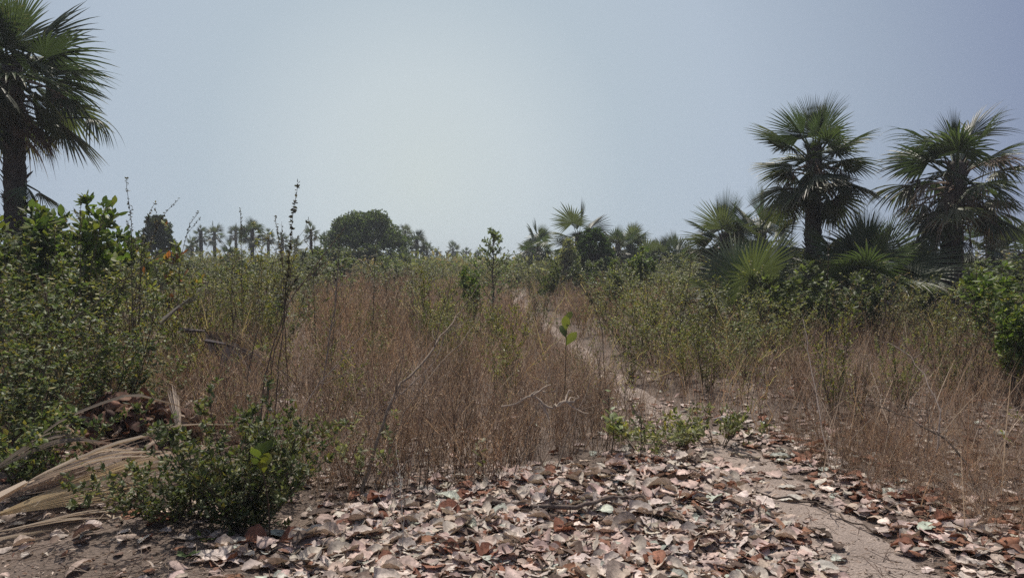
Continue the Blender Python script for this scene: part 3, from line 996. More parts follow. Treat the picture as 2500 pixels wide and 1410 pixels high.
wispy('tallest wispy stalk with small dark leaves crossing the sky left of the domed tree', [(655, 1000), (690, 800), (706, 620), (715, 520), (728, 446)], 6, seed=1, nleaf=150, sub=8, sublen=.42, lsz=.036, leafy=.55, r0=.006)
wispy('wispy stalk with curled top above the left thicket', [(320, 1000), (322, 700), (322, 545), (312, 480), (309, 432)], 8, seed=2, nleaf=60, sub=3, sublen=.25, leafy=.72)
wispy('short wispy stalk poking out beside the bright left bush', [(200, 1000), (196, 700), (197, 540), (196, 472)], 8.5, seed=3, nleaf=35, sub=1, leafy=.8)
wispy('wispy stalk leaning right above the young palm on the left', [(190, 1000), (215, 700), (250, 520), (280, 490)], 9, seed=4, nleaf=40, sub=1, leafy=.8)
wispy('wispy stalk leaning right over the small rounded tree', [(300, 1000), (350, 640), (395, 525), (439, 484)], 9, seed=5, nleaf=50, sub=2, leafy=.7)
wispy('short wispy stalk before the small rounded tree', [(330, 1000), (345, 600), (360, 525), (380, 494)], 9, seed=6, nleaf=40, sub=1, leafy=.75)
wispy('wispy stalk leaning right over the low palm with upright spear', [(420, 950), (440, 640), (460, 550), (487, 514)], 10, seed=7, nleaf=40, sub=1, leafy=.8)
wispy('wispy stalk with drooping twig left of the tallest stalk', [(700, 950), (690, 640), (678, 570), (671, 524)], 8, seed=8, nleaf=70, sub=2, leafy=.72)
wispy('forked wispy stalk left of the slender far palm', [(770, 900), (765, 640), (758, 560), (752, 524)], 10, seed=9, nleaf=30, sub=2, leafy=.8)
wispy('wispy stalk beside the narrow far palm', [(590, 950), (590, 640), (588, 545), (586, 506)], 12, seed=19, nleaf=40, sub=1, leafy=.8)
wispy('bare stalk with few twigs before the domed tree', [(800, 1000), (818, 760), (826, 640), (828, 560)], 9, seed=10, nleaf=12, sub=6, sublen=.5, tcol=(.22, .17, .13), leafy=.6)
wispy('bare stalk before the right side of the domed tree', [(905, 950), (912, 760), (915, 640), (918, 590)], 11, seed=11, nleaf=40, sub=4, tcol=(.12, .09, .07), leafy=.5)
wispy('slanting bare stalk rising from the weeds left of the yellow shrub', [(610, 1130), (650, 900), (700, 740), (850, 545)], 5.5, seed=12, nleaf=14, sub=4, sublen=.45, tcol=(.15, .105, .08), leafy=.5)
wispy('dark upright stalk above the right-hand dry weeds', [(2022, 900), (2018, 760), (2020, 680), (2026, 560)], 9, seed=13, nleaf=25, sub=3, leafy=.55, tcol=(.08, .06, .05))
wispy('thin upright stalk in the right-hand green belt', [(1745, 900), (1747, 760), (1748, 690), (1748, 640)], 9, seed=14, nleaf=10, sub=2, leafy=.55, tcol=(.08, .06, .05))
wispy('thin stalk with pale dead leaves above the far path', [(1480, 930), (1470, 800), (1440, 720), (1420, 675)], 8.5, seed=15, nleaf=14, lsz=.07, sub=3, leafy=.6, tcol=(.2, .16, .12))
wispy('slanting stalk above the low bushes left of the right-hand palm clump', [(1650, 900), (1680, 700), (1690, 620), (1675, 580)], 12, seed=16, nleaf=30, sub=3, sublen=.5, leafy=.75)

# foreground shrubs
r = np.random.default_rng(21)


def fshrub(label, px, Y, ytop, seed, name='leafy_shrub', group='leafy shrubs at the front', **kw):
    rr = np.random.default_rng(seed)
    st, fo = bush(rr, H=hh(ytop, Y), **kw)
    return plant(name, label, 'shrub', px_base(px, Y), st, fo, group)


fshrub('dense dark green shrub at the lower left, beside the dead fan frond', 590, 4.3, 930, 31, spread=.62, nst=26, nbr=13, nl=11, LL=.044, LW=.022, pal=[tuple(.8 * c for c in q) for q in DARKG + GREY[:2]], start=.04, bl=.24, sr=.006, prof=(.15, .8, 1, .55, .05))
fshrub('low spreading dark shrub filling the left side of the dense one', 455, 4.4, 1100, 32, spread=.6, nst=24, nbr=10, nl=11, LL=.04, LW=.022, pal=[tuple(.8 * c for c in q) for q in DARKG + GREY[:2]], start=.1, bl=.26, sr=.005, prof=(.15, .8, 1, .55, .05))
fshrub('leafy sprays behind the dense dark shrub', 650, 5.0, 1000, 33, spread=.42, nst=14, nbr=10, nl=10, LL=.042, LW=.022, pal=GREY + DARKG, start=.15, bl=.25, sr=.006, prof=(.15, .8, 1, .55, .05))
fshrub('thin grey-leaved shrub beside the path, right of the yellow-green seedling', 1640, 6.0, 1010, 34, spread=.42, nst=11, nbr=6, nl=8, LL=.055, LW=.024, pal=GREY + OLIVE, start=.25, bl=.25, sr=.005, prof=(.15, .8, 1, .55, .05))
fshrub('thin grey-leaved shrub leaning over the path', 1760, 6.4, 985, 35, spread=.4, nst=9, nbr=6, nl=8, LL=.055, LW=.024, pal=GREY + OLIVE, start=.3, bl=.25, sr=.005, prof=(.15, .8, 1, .55, .05))
fshrub('thin grey-leaved shrub at the litter edge between the seedling and the path', 1580, 5.6, 1040, 38, spread=.38, nst=9, nbr=6, nl=8, LL=.05, LW=.022, pal=GREY + OLIVE, start=.2, bl=.25, sr=.005, prof=(.15, .8, 1, .55, .05))
fshrub('grey-leaved spray in the dry weeds right of the dense dark shrub', 905, 4.9, 985, 36, spread=.5, nst=6, nbr=6, nl=8, LL=.045, LW=.026, pal=GREY, start=.4, bl=.2, sr=.005, prof=(.15, .8, 1, .55, .05))
fshrub('shadowed leafy shrub in the lower left corner behind the dead frond', 60, 5.0, 930, 37, spread=.5, nst=14, nbr=11, nl=10, LL=.05, LW=.028, pal=DARKG, start=.1, bl=.25, sr=.006, prof=(.15, .8, 1, .55, .05))


def seedling(label, px, py, leaves, seed, stem_h, LL=.11, pal=YEL, upr=0, Y=None, name='seedling', cat='seedling'):
    rr = np.random.default_rng(seed)
    g_ = gp(px, py)
    b = (g_[0], g_[1], gz(*g_))
    st, fo = MB(), MB()
    top = np.array([rr.normal() * .05, rr.normal() * .03, stem_h])
    P = np.array([[0, 0, -.02], top * .5 + [.02, 0, 0], top])
    st.add(*curve_tube(P, .005, .003, 5, (.1, .07, .05), n=8))
    tt = np.linspace(.8 if upr else .45, 1, leaves)
    B0 = np.stack([np.interp(tt, [0, .5, 1], P[:, i]) for i in range(3)], 1)
    a = np.arange(leaves) * 2.4 + seed
    D = norm(np.stack([np.cos(a), np.sin(a), rr.uniform(.2, 1.3, leaves) + upr], 1))
    SD = norm(np.cross(D, UP + rr.normal(size=(leaves, 3)) * .4)) if not upr else norm(np.cross(D, np.array([0, 1.0, 0])))
    z = LL * rr.uniform(.7, 1.15, leaves)
    fo.add(*strips(B0, D, SD, z, z * .5, (.08, .45, .85, 1, .85, .1), 3, .12, .5, pick(rr, pal, leaves, .15)))
    return plant(name, label, cat, b, st, fo)


seedling('yellow-green seedling with paddle leaves at the edge of the leaf litter', 1490, 1150, 13, 1, .33, .12, ((.16, .20, .04), (.13, .17, .04), (.2, .22, .07)))
seedling('pale-topped seedling behind the yellow-green one', 1480, 1120, 6, 2, .48, .09, ((.3, .36, .22), (.16, .2, .08)))
seedling('tiny seedling on bare soil at the bottom left', 432, 1385, 5, 3, .05, .07, ((.12, .18, .06),))
seedling('small two-leaved seedling on bare soil under the dense shrub', 505, 1350, 4, 4, .08, .06, BRIGHT)
seedling('seedling with upright yellow-green leaves in front of the dense dark shrub', 660, 1330, 7, 5, .5, .1, ((.14, .15, .03), (.09, .12, .03)), upr=1.3)
seedling('leafy sprig with two large dark leaves standing in the path', 1368, 1085, 4, 6, 1.0, .155, ((.09, .12, .04), (.15, .17, .05)), upr=1.3)
seedling('bright green sprig in dry weeds above the black palm debris', 640, 960, 6, 7, .62, .15, BRIGHT)
seedling('tiny green seedling in the leaf litter at bottom centre', 1395, 1370, 5, 8, .06, .05, ((.1, .16, .06),))
seedling('grey-green seedling in the leaf litter near the fallen branch', 1180, 1200, 8, 9, .3, .08, GREY)


# dead frond on the ground, lower left
def dead_frond_thing(label, hub, az, el, R, seed, nseg=46, spread=40, pet=.4, droop=.15, pal=((.30, .22, .13), (.25, .18, .1)), cup=.25, name='dead_fan_frond', roll=0., ragged=.08, fused=.7):
    rr = np.random.default_rng(seed)
    g_ = frond_geo(rr, (0, 0, 0), radians(az), radians(el), pet, R, nseg, spread, droop, .0, pal, .25, ragged=ragged, K=11, fused=fused, cup=cup, roll=roll, petr=.02)
    if nseg < 30:
        V = np.concatenate(g_.V)
        dd = np.linalg.norm(V, axis=1)[:, None]
        V = V + np.stack([np.sin(V[:, 1] * 9 + seed), np.sin(V[:, 0] * 8 + seed * 2), .6 * np.sin(V[:, 0] * 11 + V[:, 1] * 7)], 1) * .012 * dd
        g_.V = [V.astype(np.float32)]
    o = g_.build(name, M_DRY, None, hub, smooth=False)
    return tag(o, label, 'dead frond', 'dead palm fronds on the ground')


DTAN = ((.46, .36, .22), (.38, .285, .17))
DPALE = ((.50, .42, .34), (.40, .33, .26))
dead_frond_thing('tan dead fan frond lying on bare soil at the lower left', (-3.22, 4.02, .08), 45, 9, 1.1, 1, nseg=64, spread=17, pet=.25, pal=DTAN, cup=.15, droop=.12, fused=.85, roll=.28)
dead_frond_thing('dark folded half of dead frond behind the tan one', (-3.25, 4.1, .12), 62, 10, 1.05, 2, nseg=22, spread=16, pet=.3, pal=((.24, .18, .14), (.36, .28, .22)), cup=.5, fused=.5, ragged=.2, roll=.3)
dead_frond_thing('pale split frond blades leaning up behind the tan frond', (-3.35, 4.15, .14), 66, 27, 1.0, 3, nseg=11, spread=9, pet=.35, pal=DPALE, cup=.4, droop=1.1, fused=.8, ragged=.25, roll=.5)
dead_frond_thing('brown pleated frond lying between the leaf heap and the dense shrub', (-3.2, 4.7, .14), 38, 5, 1.0, 4, nseg=20, spread=13, pet=.3, pal=((.36, .27, .2), (.46, .36, .27)), cup=.35, fused=.6, ragged=.15, roll=.2)
dead_frond_thing('pale torn strips fanning over the dark folded frond', (-3.1, 4.3, .18), 52, 20, .85, 16, nseg=7, spread=20, pet=.2, pal=DPALE, cup=.2, droop=.8, fused=.35, ragged=.35)
dead_frond_thing('pale loose blades lying along the lower edge of the tan frond', (-3.15, 3.98, .05), 33, 4, 1.0, 17, nseg=6, spread=6, pet=.2, pal=DPALE, cup=.2, droop=.2, fused=.6, ragged=.25)
dead_frond_thing('curled pale frond end rising from the heap', (-3.35, 4.9, .2), 80, 35, .6, 14, nseg=8, spread=12, pet=.2, pal=DPALE, cup=.5, droop=3.0, fused=.6, ragged=.3)
dead_frond_thing('brown torn frond end at the left frame edge', (-3.75, 4.9, .12), 60, 14, .75, 15, nseg=22, spread=26, pet=.2, pal=((.22, .13, .09), (.3, .2, .15)), cup=.4, droop=1.2, fused=.5, ragged=.3, roll=.5)
dead_frond_thing('narrow pale frond strips poking from under the dense shrub', (-2.75, 4.95, .16), 28, 2, .75, 5, nseg=10, spread=12, pet=.3, pal=DPALE, cup=.3, fused=.5, ragged=.25)
dead_frond_thing('pale upright frond stub beside the brown leaf heap', (-2.75, 6.05, .02), 125, 52, .5, 6, nseg=7, spread=7, pet=.12, pal=DPALE, cup=.4, fused=.8)
dead_frond_thing('thin pale frond ribs on the soil at the left frame edge', (-3.2, 3.95, .02), 35, 1, .5, 7, nseg=6, spread=9, pet=.2, pal=DPALE, cup=.2, fused=.3)
dead_frond_thing('black dried palm frond slumped in the weeds at the left', (-4.2, 9.2, .75), 20, -5, 1.1, 8, nseg=40, spread=75, pet=.3, pal=((.06, .045, .05), (.09, .07, .065)), cup=.6, droop=1.5, fused=.35, ragged=.15)
dead_frond_thing('second black dried frond spilling to the right', (-3.7, 8.8, .65), -20, -5, 1.0, 9, nseg=36, spread=60, pet=.3, pal=((.05, .04, .045), (.1, .08, .075)), cup=.6, droop=1.8, fused=.35, ragged=.15)
dead_frond_thing('pale dried fan frond caught above the black debris', (-4.35, 9.0, .85), 60, 35, .7, 10, nseg=20, spread=35, pet=.35, pal=((.22, .19, .16), (.16, .14, .12)), cup=.3, droop=.4, fused=.2)

# brown curled leaf heap behind the fronds
r = np.random.default_rng(77)


def dead_leaf_geo(r, L, col, curl=1.0, nu=8, nv=5):
    u = np.linspace(0, 1, nu)[:, None]
    v = np.linspace(-1, 1, nv)[None, :]
    wd = L * r.uniform(.27, .40) * np.sin(pi * np.clip(u, .01, .99) ** r.uniform(.8, 1.15)) ** r.uniform(.5, .75)
    wd = wd * (1 + .08 * np.sin(u * 19 + r.uniform(0, 6)))
    a, b, c = (r.normal() - .3) * .26 * curl, (r.normal() - .2) * .34 * curl, r.normal() * .35 * curl
    x = (u - .5) * L * (1 - .1 * abs(a)) + 0 * v
    y = v * wd * (1 - .25 * min(1.2, abs(b)) * np.abs(v))
    z = a * L * ((u - .5) ** 2 - .1) + b * wd * (v ** 2) + c * L * .3 * v * (u - .5) + .02 * L * np.sin(u * 23 + v * 5 + r.uniform(0, 6))
    z = z + np.where(np.abs(v) < .1, -.012 * L, 0) + r.uniform(0, .12) * L * np.abs(v) * np.sin(pi * u) + np.sin(u * 7 + v * 2.5 + r.uniform(0, 6)) * .025 * L * curl
    V = np.stack([x, y, z - z.min()], -1)
    C = np.tile(np.array(col), (nu, nv, 1)) * (1 + .1 * r.normal(size=(nu, nv, 1)))
    C[:, nv // 2] *= 1.22
    C[:, [0, -1]] *= r.uniform(.7, 1)
    return V.reshape(-1, 3), grid_faces(1, nu, nv), C.reshape(-1, 3)


def rot_mats(r, n, tilt):
    a = r.uniform(0, 2 * pi, n)
    tx, ty = r.normal(size=n) * tilt, r.normal(size=n) * tilt
    ca, sa = np.cos(a), np.sin(a)
    Rz = np.zeros((n, 3, 3)); Rz[:, 0, 0] = ca; Rz[:, 0, 1] = -sa; Rz[:, 1, 0] = sa; Rz[:, 1, 1] = ca; Rz[:, 2, 2] = 1
    Rx = np.zeros((n, 3, 3)); Rx[:, 0, 0] = 1; Rx[:, 1, 1] = np.cos(tx); Rx[:, 1, 2] = -np.sin(tx); Rx[:, 2, 1] = np.sin(tx); Rx[:, 2, 2] = np.cos(tx)
    Ry = np.zeros((n, 3, 3)); Ry[:, 1, 1] = 1; Ry[:, 0, 0] = np.cos(ty); Ry[:, 0, 2] = np.sin(ty); Ry[:, 2, 0] = -np.sin(ty); Ry[:, 2, 2] = np.cos(ty)
    return Rx @ Ry @ Rz, a, tx, ty


heap = MB()
n = 420
c = gp(310, 1075)
hx, hy = r.normal(size=n) * .42, r.normal(size=n) * .30
hz = .34 * np.exp(-(hx / .55) ** 2 - (hy / .4) ** 2) * r.uniform(.3, 1.15, n)
Rm, *_ = rot_mats(r, n, .7)
for i in range(n):
    V, Q, C = dead_leaf_geo(r, r.uniform(.08, .2), pick(r, ((.13, .065, .045), (.08, .045, .035), (.2, .115, .08), (.3, .23, .18)), 1)[0], 1.8, 6, 5)
    V = V @ Rm[i].T + [hx[i], hy[i], hz[i]]
    heap.add(V, Q, C)
tag(heap.build('leaf_heap', M_DEAD, None, (c[0], c[1], gz(*c))), 'heap of curled reddish-brown dead leaves behind the tan frond', 'leaf heap', kind='stuff')

# ------------------------------------------------------------------ fallen leaves
LCOL = {
    'pale beige': ((.55, .48, .42), 32), 'pinkish tan': ((.50, .39, .34), 30), 'pale grey-green': ((.45, .47, .41), 4),
    'grey-brown': ((.32, .265, .235), 18), 'reddish-brown': ((.24, .115, .075), 9), 'dark brown': ((.13, .09, .072), 7)}
names = list(LCOL)
wts = np.array([LCOL[k][1] for k in names], float)
wts /= wts.sum()
# density of the litter, control points in photograph pixels: (px, py, radius m, count)
LIT = [
    ('in the deep leaf drift at the bottom centre', [(800, 1340, .35, 230), (930, 1290, .3, 230), (950, 1380, .35, 300), (1100, 1300, .4, 330), (1150, 1390, .4, 330), (1300, 1240, .4, 330), (1350, 1370, .4, 330), (1480, 1230, .35, 260), (1550, 1320, .45, 380),
                                                    (1750, 1380, .4, 330), (1700, 1260, .35, 300), (1600, 1420, .4, 240), (1850, 1300, .3, 200), (1900, 1400, .3, 180), (900, 1450, .4, 180), (1250, 1450, .4, 200), (1650, 1170, .3, 110), (1300, 1200, .3, 90), (700, 1400, .3, 70)]),
    ('along the right edge of the path', [(1950, 1130, .35, 70), (2080, 1190, .25, 60), (2200, 1230, .25, 70), (2330, 1290, .3, 90), (2470, 1350, .3, 90), (2350, 1400, .3, 40), (1850, 1080, .4, 60), (2500, 1250, .5, 60), (2120, 1290, .2, 14), (1800, 1040, .4, 50)]),
    ('on the bare soil at the bottom left', [(80, 1370, .22, 8), (320, 1350, .35, 12), (420, 1270, .3, 22), (560, 1390, .3, 26), (250, 1240, .35, 16), (60, 1250, .3, 16), (120, 1150, .3, 20)]),
    ('on the path between the dry weeds', [(1850, 1170, .3, 26), (2000, 1300, .2, 6), (1650, 1060, .5, 60), (1560, 990, .5, 40), (1450, 920, .6, 30)]),
    ('on the ground under the left and centre weeds', [(700, 960, 1.0, 160), (900, 1000, 1.0, 100), (600, 880, 1.2, 120), (800, 1180, .5, 60), (1100, 1180, .6, 60), (1000, 1100, .8, 60), (440, 1000, .5, 60)]),
    ('on the ground under the right-hand weeds', [(2150, 960, 1.3, 200), (2000, 920, 1.2, 130), (2300, 1030, 1.2, 160), (2450, 1150, .9, 120), (2100, 1080, .9, 90), (2400, 950, 1.5, 120), (1900, 980, 1, 80)]),
]
r = np.random.default_rng(99)
L_all = []
for zi, (zone, pts) in enumerate(LIT):
    for (px, py, rr_, cnt) in pts:
        c = gp(px, py)
        q = c + r.normal(size=(int(cnt * 1.6), 2)) * rr_ * .8
        for p_ in q:
            L_all.append((p_[0], p_[1], zi, cnt / rr_ ** 2))
L_all = np.array(L_all)
L_all = L_all[L_all[:, 1] > 2.9]
pd = path_dist(L_all[:, 0], L_all[:, 1])
keep = (pd > .02) | (L_all[:, 2] == 3) | (r.uniform(size=len(pd)) < .06)
keep &= ~((L_all[:, 0] < -1.15) & (L_all[:, 1] < 4.6) & (L_all[:, 2] == 0) & (r.uniform(size=len(pd)) < .8))
L_all = L_all[keep]
r.shuffle(L_all)
nL = len(L_all)
lc = r.choice(len(names), nL, p=wts)
# the strip right of the path is redder
rd = (L_all[:, 2] == 1) | (L_all[:, 2] == 5)
lc = np.where(rd & (r.uniform(size=nL) < .3), names.index('reddish-brown'), lc)
lc = np.where((L_all[:, 2] >= 4) & (r.uniform(size=nL) < .45), names.index('grey-brown'), lc)
lsz = np.exp(r.normal(size=nL) * .28 - .42).clip(.3, 1.05) * np.where(L_all[:, 2] >= 4, .75, 1.0)
# stack height from neighbours already placed
cell = {}
lz = np.zeros(nL)
for i in range(nL):
    key = (int(L_all[i, 0] / .09), int(L_all[i, 1] / .09))
    k_ = cell.get(key, 0)
    lz[i] = min(k_, 6) * .007
    cell[key] = k_ + 1
lz += ground_h(L_all[:, 0], L_all[:, 1]) + .006
shapes = {}
for ci, nm in enumerate(names):
    shapes[ci] = [dead_leaf_geo(r, .145 * r.uniform(.75, 1.3), LCOL[nm][0] * (1 + .1 * r.normal() + .025 * r.normal(size=3)), r.uniform(.3, 1.35), 11, 5) for _ in range(20)]
meshes = {}
for ci, nm in enumerate(names):
    meshes[ci] = [MB().add(*g_).mesh('fallen_leaf', M_DEAD) for g_ in shapes[ci]]
vis = (np.abs(L_all[:, 0] / L_all[:, 1]) < .70) & (L_all[:, 1] > 3.55)
dist = np.hypot(L_all[:, 0], L_all[:, 1]) / lsz - lz * 12
order = np.argsort(np.where(vis, dist, 1e6))
indiv = set(order[:290].tolist())
tilt = np.where(lz > .02, .17, .09)
_, az_, tx_, ty_ = rot_mats(r, nL, 1.0)
tx_, ty_ = tx_ * tilt, ty_ * tilt
litter = MB()
vi = r.integers(0, 20, nL)
groups = {}
for i in range(nL):
    ci = int(lc[i])
    if i in indiv:
        o = bpy.data.objects.new('fallen_leaf', meshes[ci][vi[i]])
        COL.objects.link(o)
        o.location = (L_all[i, 0], L_all[i, 1], lz[i])
        o.rotation_euler = (tx_[i], ty_[i], az_[i])
        s = float(lsz[i])
        o.scale = (s, s, s)
        zone = LIT[int(L_all[i, 2])][0]
        tag(o, f'{names[ci]} curled fallen leaf {zone}', 'leaf', f'{names[ci]} fallen leaves {zone}')
    else:
        groups.setdefault((ci, int(vi[i])), []).append(i)
for (ci, v_), ids in groups.items():
    V, Q, C = shapes[ci][v_]
    ids = np.array(ids)
    ca, sa = np.cos(az_[ids]), np.sin(az_[ids])
    x = V[None, :, 0] * ca[:, None] - V[None, :, 1] * sa[:, None]
    y = V[None, :, 0] * sa[:, None] + V[None, :, 1] * ca[:, None]
    z = V[None, :, 2] + x * np.sin(tx_[ids])[:, None] + y * np.sin(ty_[ids])[:, None]
    O = np.stack([x, y, z], -1) * lsz[ids][:, None, None] + np.stack([L_all[ids, 0], L_all[ids, 1], lz[ids]], 1)[:, None]
    QQ = (Q[None] + (np.arange(len(ids)) * len(V))[:, None, None]).reshape(-1, 4)
    CC = (C[None] * r.uniform(.75, 1.25, (len(ids), 1, 1))).reshape(-1, 3)
    litter.add(O.reshape(-1, 3), QQ, CC)
tag(litter.build('leaf_litter', M_DEAD), 'litter of dead leaves on the ground under and among the weeds', 'leaf litter', kind='stuff')

# crumbs of soil, leaf bits, pebbles and twigs
crumb = MB()
n = 9000
px_ = r.uniform(-100, 2600, n); py_ = 900 + 560 * r.uniform(size=n) ** .8
xy = np.array([gp(a, b) for a, b in zip(px_, py_)])
B = np.stack([xy[:, 0], xy[:, 1], ground_h(xy[:, 0], xy[:, 1]) + .004], 1)
a = r.uniform(0, 6.28, n)
D = norm(np.stack([np.cos(a), np.sin(a), r.normal(size=n) * .25], 1))
SD = np.stack([-np.sin(a), np.cos(a), r.normal(size=n) * .4], 1)
z = r.uniform(.006, .03, n)
crumb.add(*strips(B, D, SD, z, z * r.uniform(.25, .8, n), (.4, 1, .3), 3, .3, 0, pick(r, ((.3, .23, .19), (.12, .09, .07), (.4, .33, .28), (.2, .13, .1)), n)))
n = 2600
ii = r.integers(0, 150, n)
tp = r.uniform(-1.15, 1.15, n)
B = np.stack([PATH[ii, 0] + Nrm[ii, 0] * PATHW[ii] * tp, PATH[ii, 1] + Nrm[ii, 1] * PATHW[ii] * tp, np.full(n, -.024)], 1)
B[:, :2] += r.normal(size=(n, 2)) * .02
a = r.uniform(0, 6.28, n)
D = norm(np.stack([np.cos(a), np.sin(a), r.uniform(0, .5, n)], 1))
SD = np.stack([-np.sin(a), np.cos(a), r.normal(size=n) * .3], 1)
z = np.exp(r.normal(size=n) * .5) * .009
crumb.add(*strips(B, D, SD, z, z * r.uniform(.5, 1, n), (.5, 1, .5), 3, .5, .3, pick(r, ((.34, .28, .24), (.2, .155, .13), (.44, .37, .32), (.13, .1, .085)), n)))
n = 5200
lp = L_all[r.integers(0, nL, n)]
B = np.stack([lp[:, 0] + r.normal(size=n) * .1, lp[:, 1] + r.normal(size=n) * .1, np.zeros(n)], 1)
B[:, 2] = ground_h(B[:, 0], B[:, 1]) + r.uniform(.01, .075, n)
a = r.uniform(0, 6.28, n)
D = norm(np.stack([np.cos(a), np.sin(a), r.normal(size=n) * .3], 1))
SD = norm(np.stack([-np.sin(a), np.cos(a), r.normal(size=n) * .5], 1))
z = r.uniform(.02, .07, n)
crumb.add(*strips(B, D, SD, z, z * r.uniform(.2, .7, n), (.5, 1, .9, .2), 3, .25, .2, pick(r, ((.42, .33, .28), (.3, .22, .18), (.5, .42, .36), (.2, .11, .08), (.14, .1, .08)), n)))
n = 1500
px_ = r.uniform(-100, 2600, n); py_ = 1000 + 460 * r.uniform(size=n)
xy = np.array([gp(a, b) for a, b in zip(px_, py_)])
B = np.stack([xy[:, 0], xy[:, 1], ground_h(xy[:, 0], xy[:, 1]) + r.uniform(.004, .05, n)], 1)
a = r.uniform(0, 6.28, n)
D = norm(np.stack([np.cos(a), np.sin(a), r.normal(size=n) * .15], 1))
Lt = r.uniform(.05, .32, n)
P = B[:, None] + D[:, None] * (Lt[:, None] * np.linspace(-.5, .5, 4)[None])[..., None]
P[:, 1:] += r.normal(size=(n, 3, 3)) * .006
P[..., 2] = np.maximum(P[..., 2], ground_h(P[..., 0], P[..., 1]) + .003)
crumb.add(*tubes(P, np.array([[.0022, .002, .0016, .0008]]), 3, pick(r, ((.2, .14, .11), (.1, .07, .06), (.32, .25, .2)), n)))
tag(crumb.build('twig_debris', M_DRY), 'crumbs, leaf bits and broken twigs strewn on the soil', 'debris', kind='stuff')

# ------------------------------------------------------------------ dry weeds
DRYC = ((.40, .285, .205), (.50, .38, .28), (.26, .175, .13), (.62, .49, .36), (.15, .105, .085))
BITC = ((.32, .22, .16), (.42, .31, .23), (.21, .145, .115), (.50, .40, .29))


def weed(r, H=1.0, nst=4, ntw=16, nbit=60, lod=0, spread=.16, green=None):
    mb = MB()
    K = (6, 4, 3)[lod]
    t = np.linspace(0, 1, K)
    a = r.uniform(0, 6.28, nst)
    spread = spread * 1.6
    P = np.zeros((nst, K, 3))
    hs_ = H * r.uniform(.55, 1.05, nst)
    o = spread * r.uniform(.2, 1.4, nst)
    P[:, :, 0] = np.cos(a)[:, None] * (o[:, None] * t[None] + .02)
    P[:, :, 1] = np.sin(a)[:, None] * (o[:, None] * t[None] + .02)
    P[:, :, 2] = hs_[:, None] * t[None] - .02
    P[:, 1:] += r.normal(size=(nst, K - 1, 3)) * [.022, .022, .004]
    rad_ = (.0031, .0042, .0065)[lod]
    mb.add(*tubes(P, rad_ * np.linspace(1.2, .4, K)[None], 3 if lod == 0 else 2, pick(r, DRYC, nst)))
    idx = r.integers(0, nst, ntw)
    B0, T0 = interp_pts(P, idx, r.uniform(.2, .95, ntw))
    a2 = r.uniform(0, 6.28, ntw)
    D = norm(T0 * r.uniform(.6, 1.4, (ntw, 1)) + np.stack([np.cos(a2), np.sin(a2), np.zeros(ntw)], 1) * .7)
    KB = (4, 3, 2)[lod]
    Lt = H * r.uniform(.1, .32, ntw)
    BP = B0[:, None] + D[:, None] * (Lt[:, None] * np.linspace(0, 1, KB)[None])[..., None]
    BP[:, 1:] += r.normal(size=(ntw, KB - 1, 3)) * .01
    mb.add(*tubes(BP, rad_ * np.linspace(.6, .25, KB)[None], 2, pick(r, DRYC, ntw)))
    ib = r.integers(0, ntw, nbit)
    L0, LT = interp_pts(BP, ib, r.uniform(.1, 1, nbit))
    LD = norm(LT * .4 + norm(r.normal(size=(nbit, 3))))
    SD = norm(np.cross(LD, r.normal(size=LD.shape)))
    z = (.017, .024, .04)[lod] * r.uniform(.5, 1.3, nbit)
    mb.add(*strips(L0, LD, SD, z, z * .55, (.5, 1, .15) if lod == 0 else (1, .35), 2, 0, .2, pick(r, BITC if green is None else green, nbit)))
    return mb.arrays()


FRONT = np.array([(-100, 1120), (150, 1090), (330, 1020), (450, 1100), (700, 1190), (850, 1250), (950, 1245), (1200, 1225), (1330, 1170), (1450, 1140), (1560, 1120), (1700, 1110), (1800, 1030), (1880, 1075), (2000, 1160), (2150, 1230), (2300, 1290), (2450, 1340), (2650, 1400)], float)


def scatter(r, y0, y1, dens, margin=.78):
    area = margin * (y1 ** 2 - y0 ** 2)
    n = int(area * dens)
    y = np.sqrt(r.uniform(y0 ** 2, y1 ** 2, n))
    x = r.uniform(-margin, margin, n) * y
    px = x / y * F + 1250
    pyf = np.interp(px, FRONT[:, 0], FRONT[:, 1])
    ymin = EYE * F / (pyf - 640)
    ok = y > ymin + r.normal(size=n) * .06
    ok &= path_dist(x, y) > np.where(y < 10, r.uniform(.0, .12, n), r.uniform(.1, .42, n))
    return x[ok], y[ok]


def patch(x, y):
    """slow variation of the cover, 0..1"""
    v = np.sin(.9 * x + 1.3 * np.sin(.7 * y)) * .5 + np.sin(1.9 * x - 1.2 * y + 2) * .3 + np.sin(3.4 * y + x * 2.1) * .2
    return np.clip(.5 + .6 * v, 0, 1)


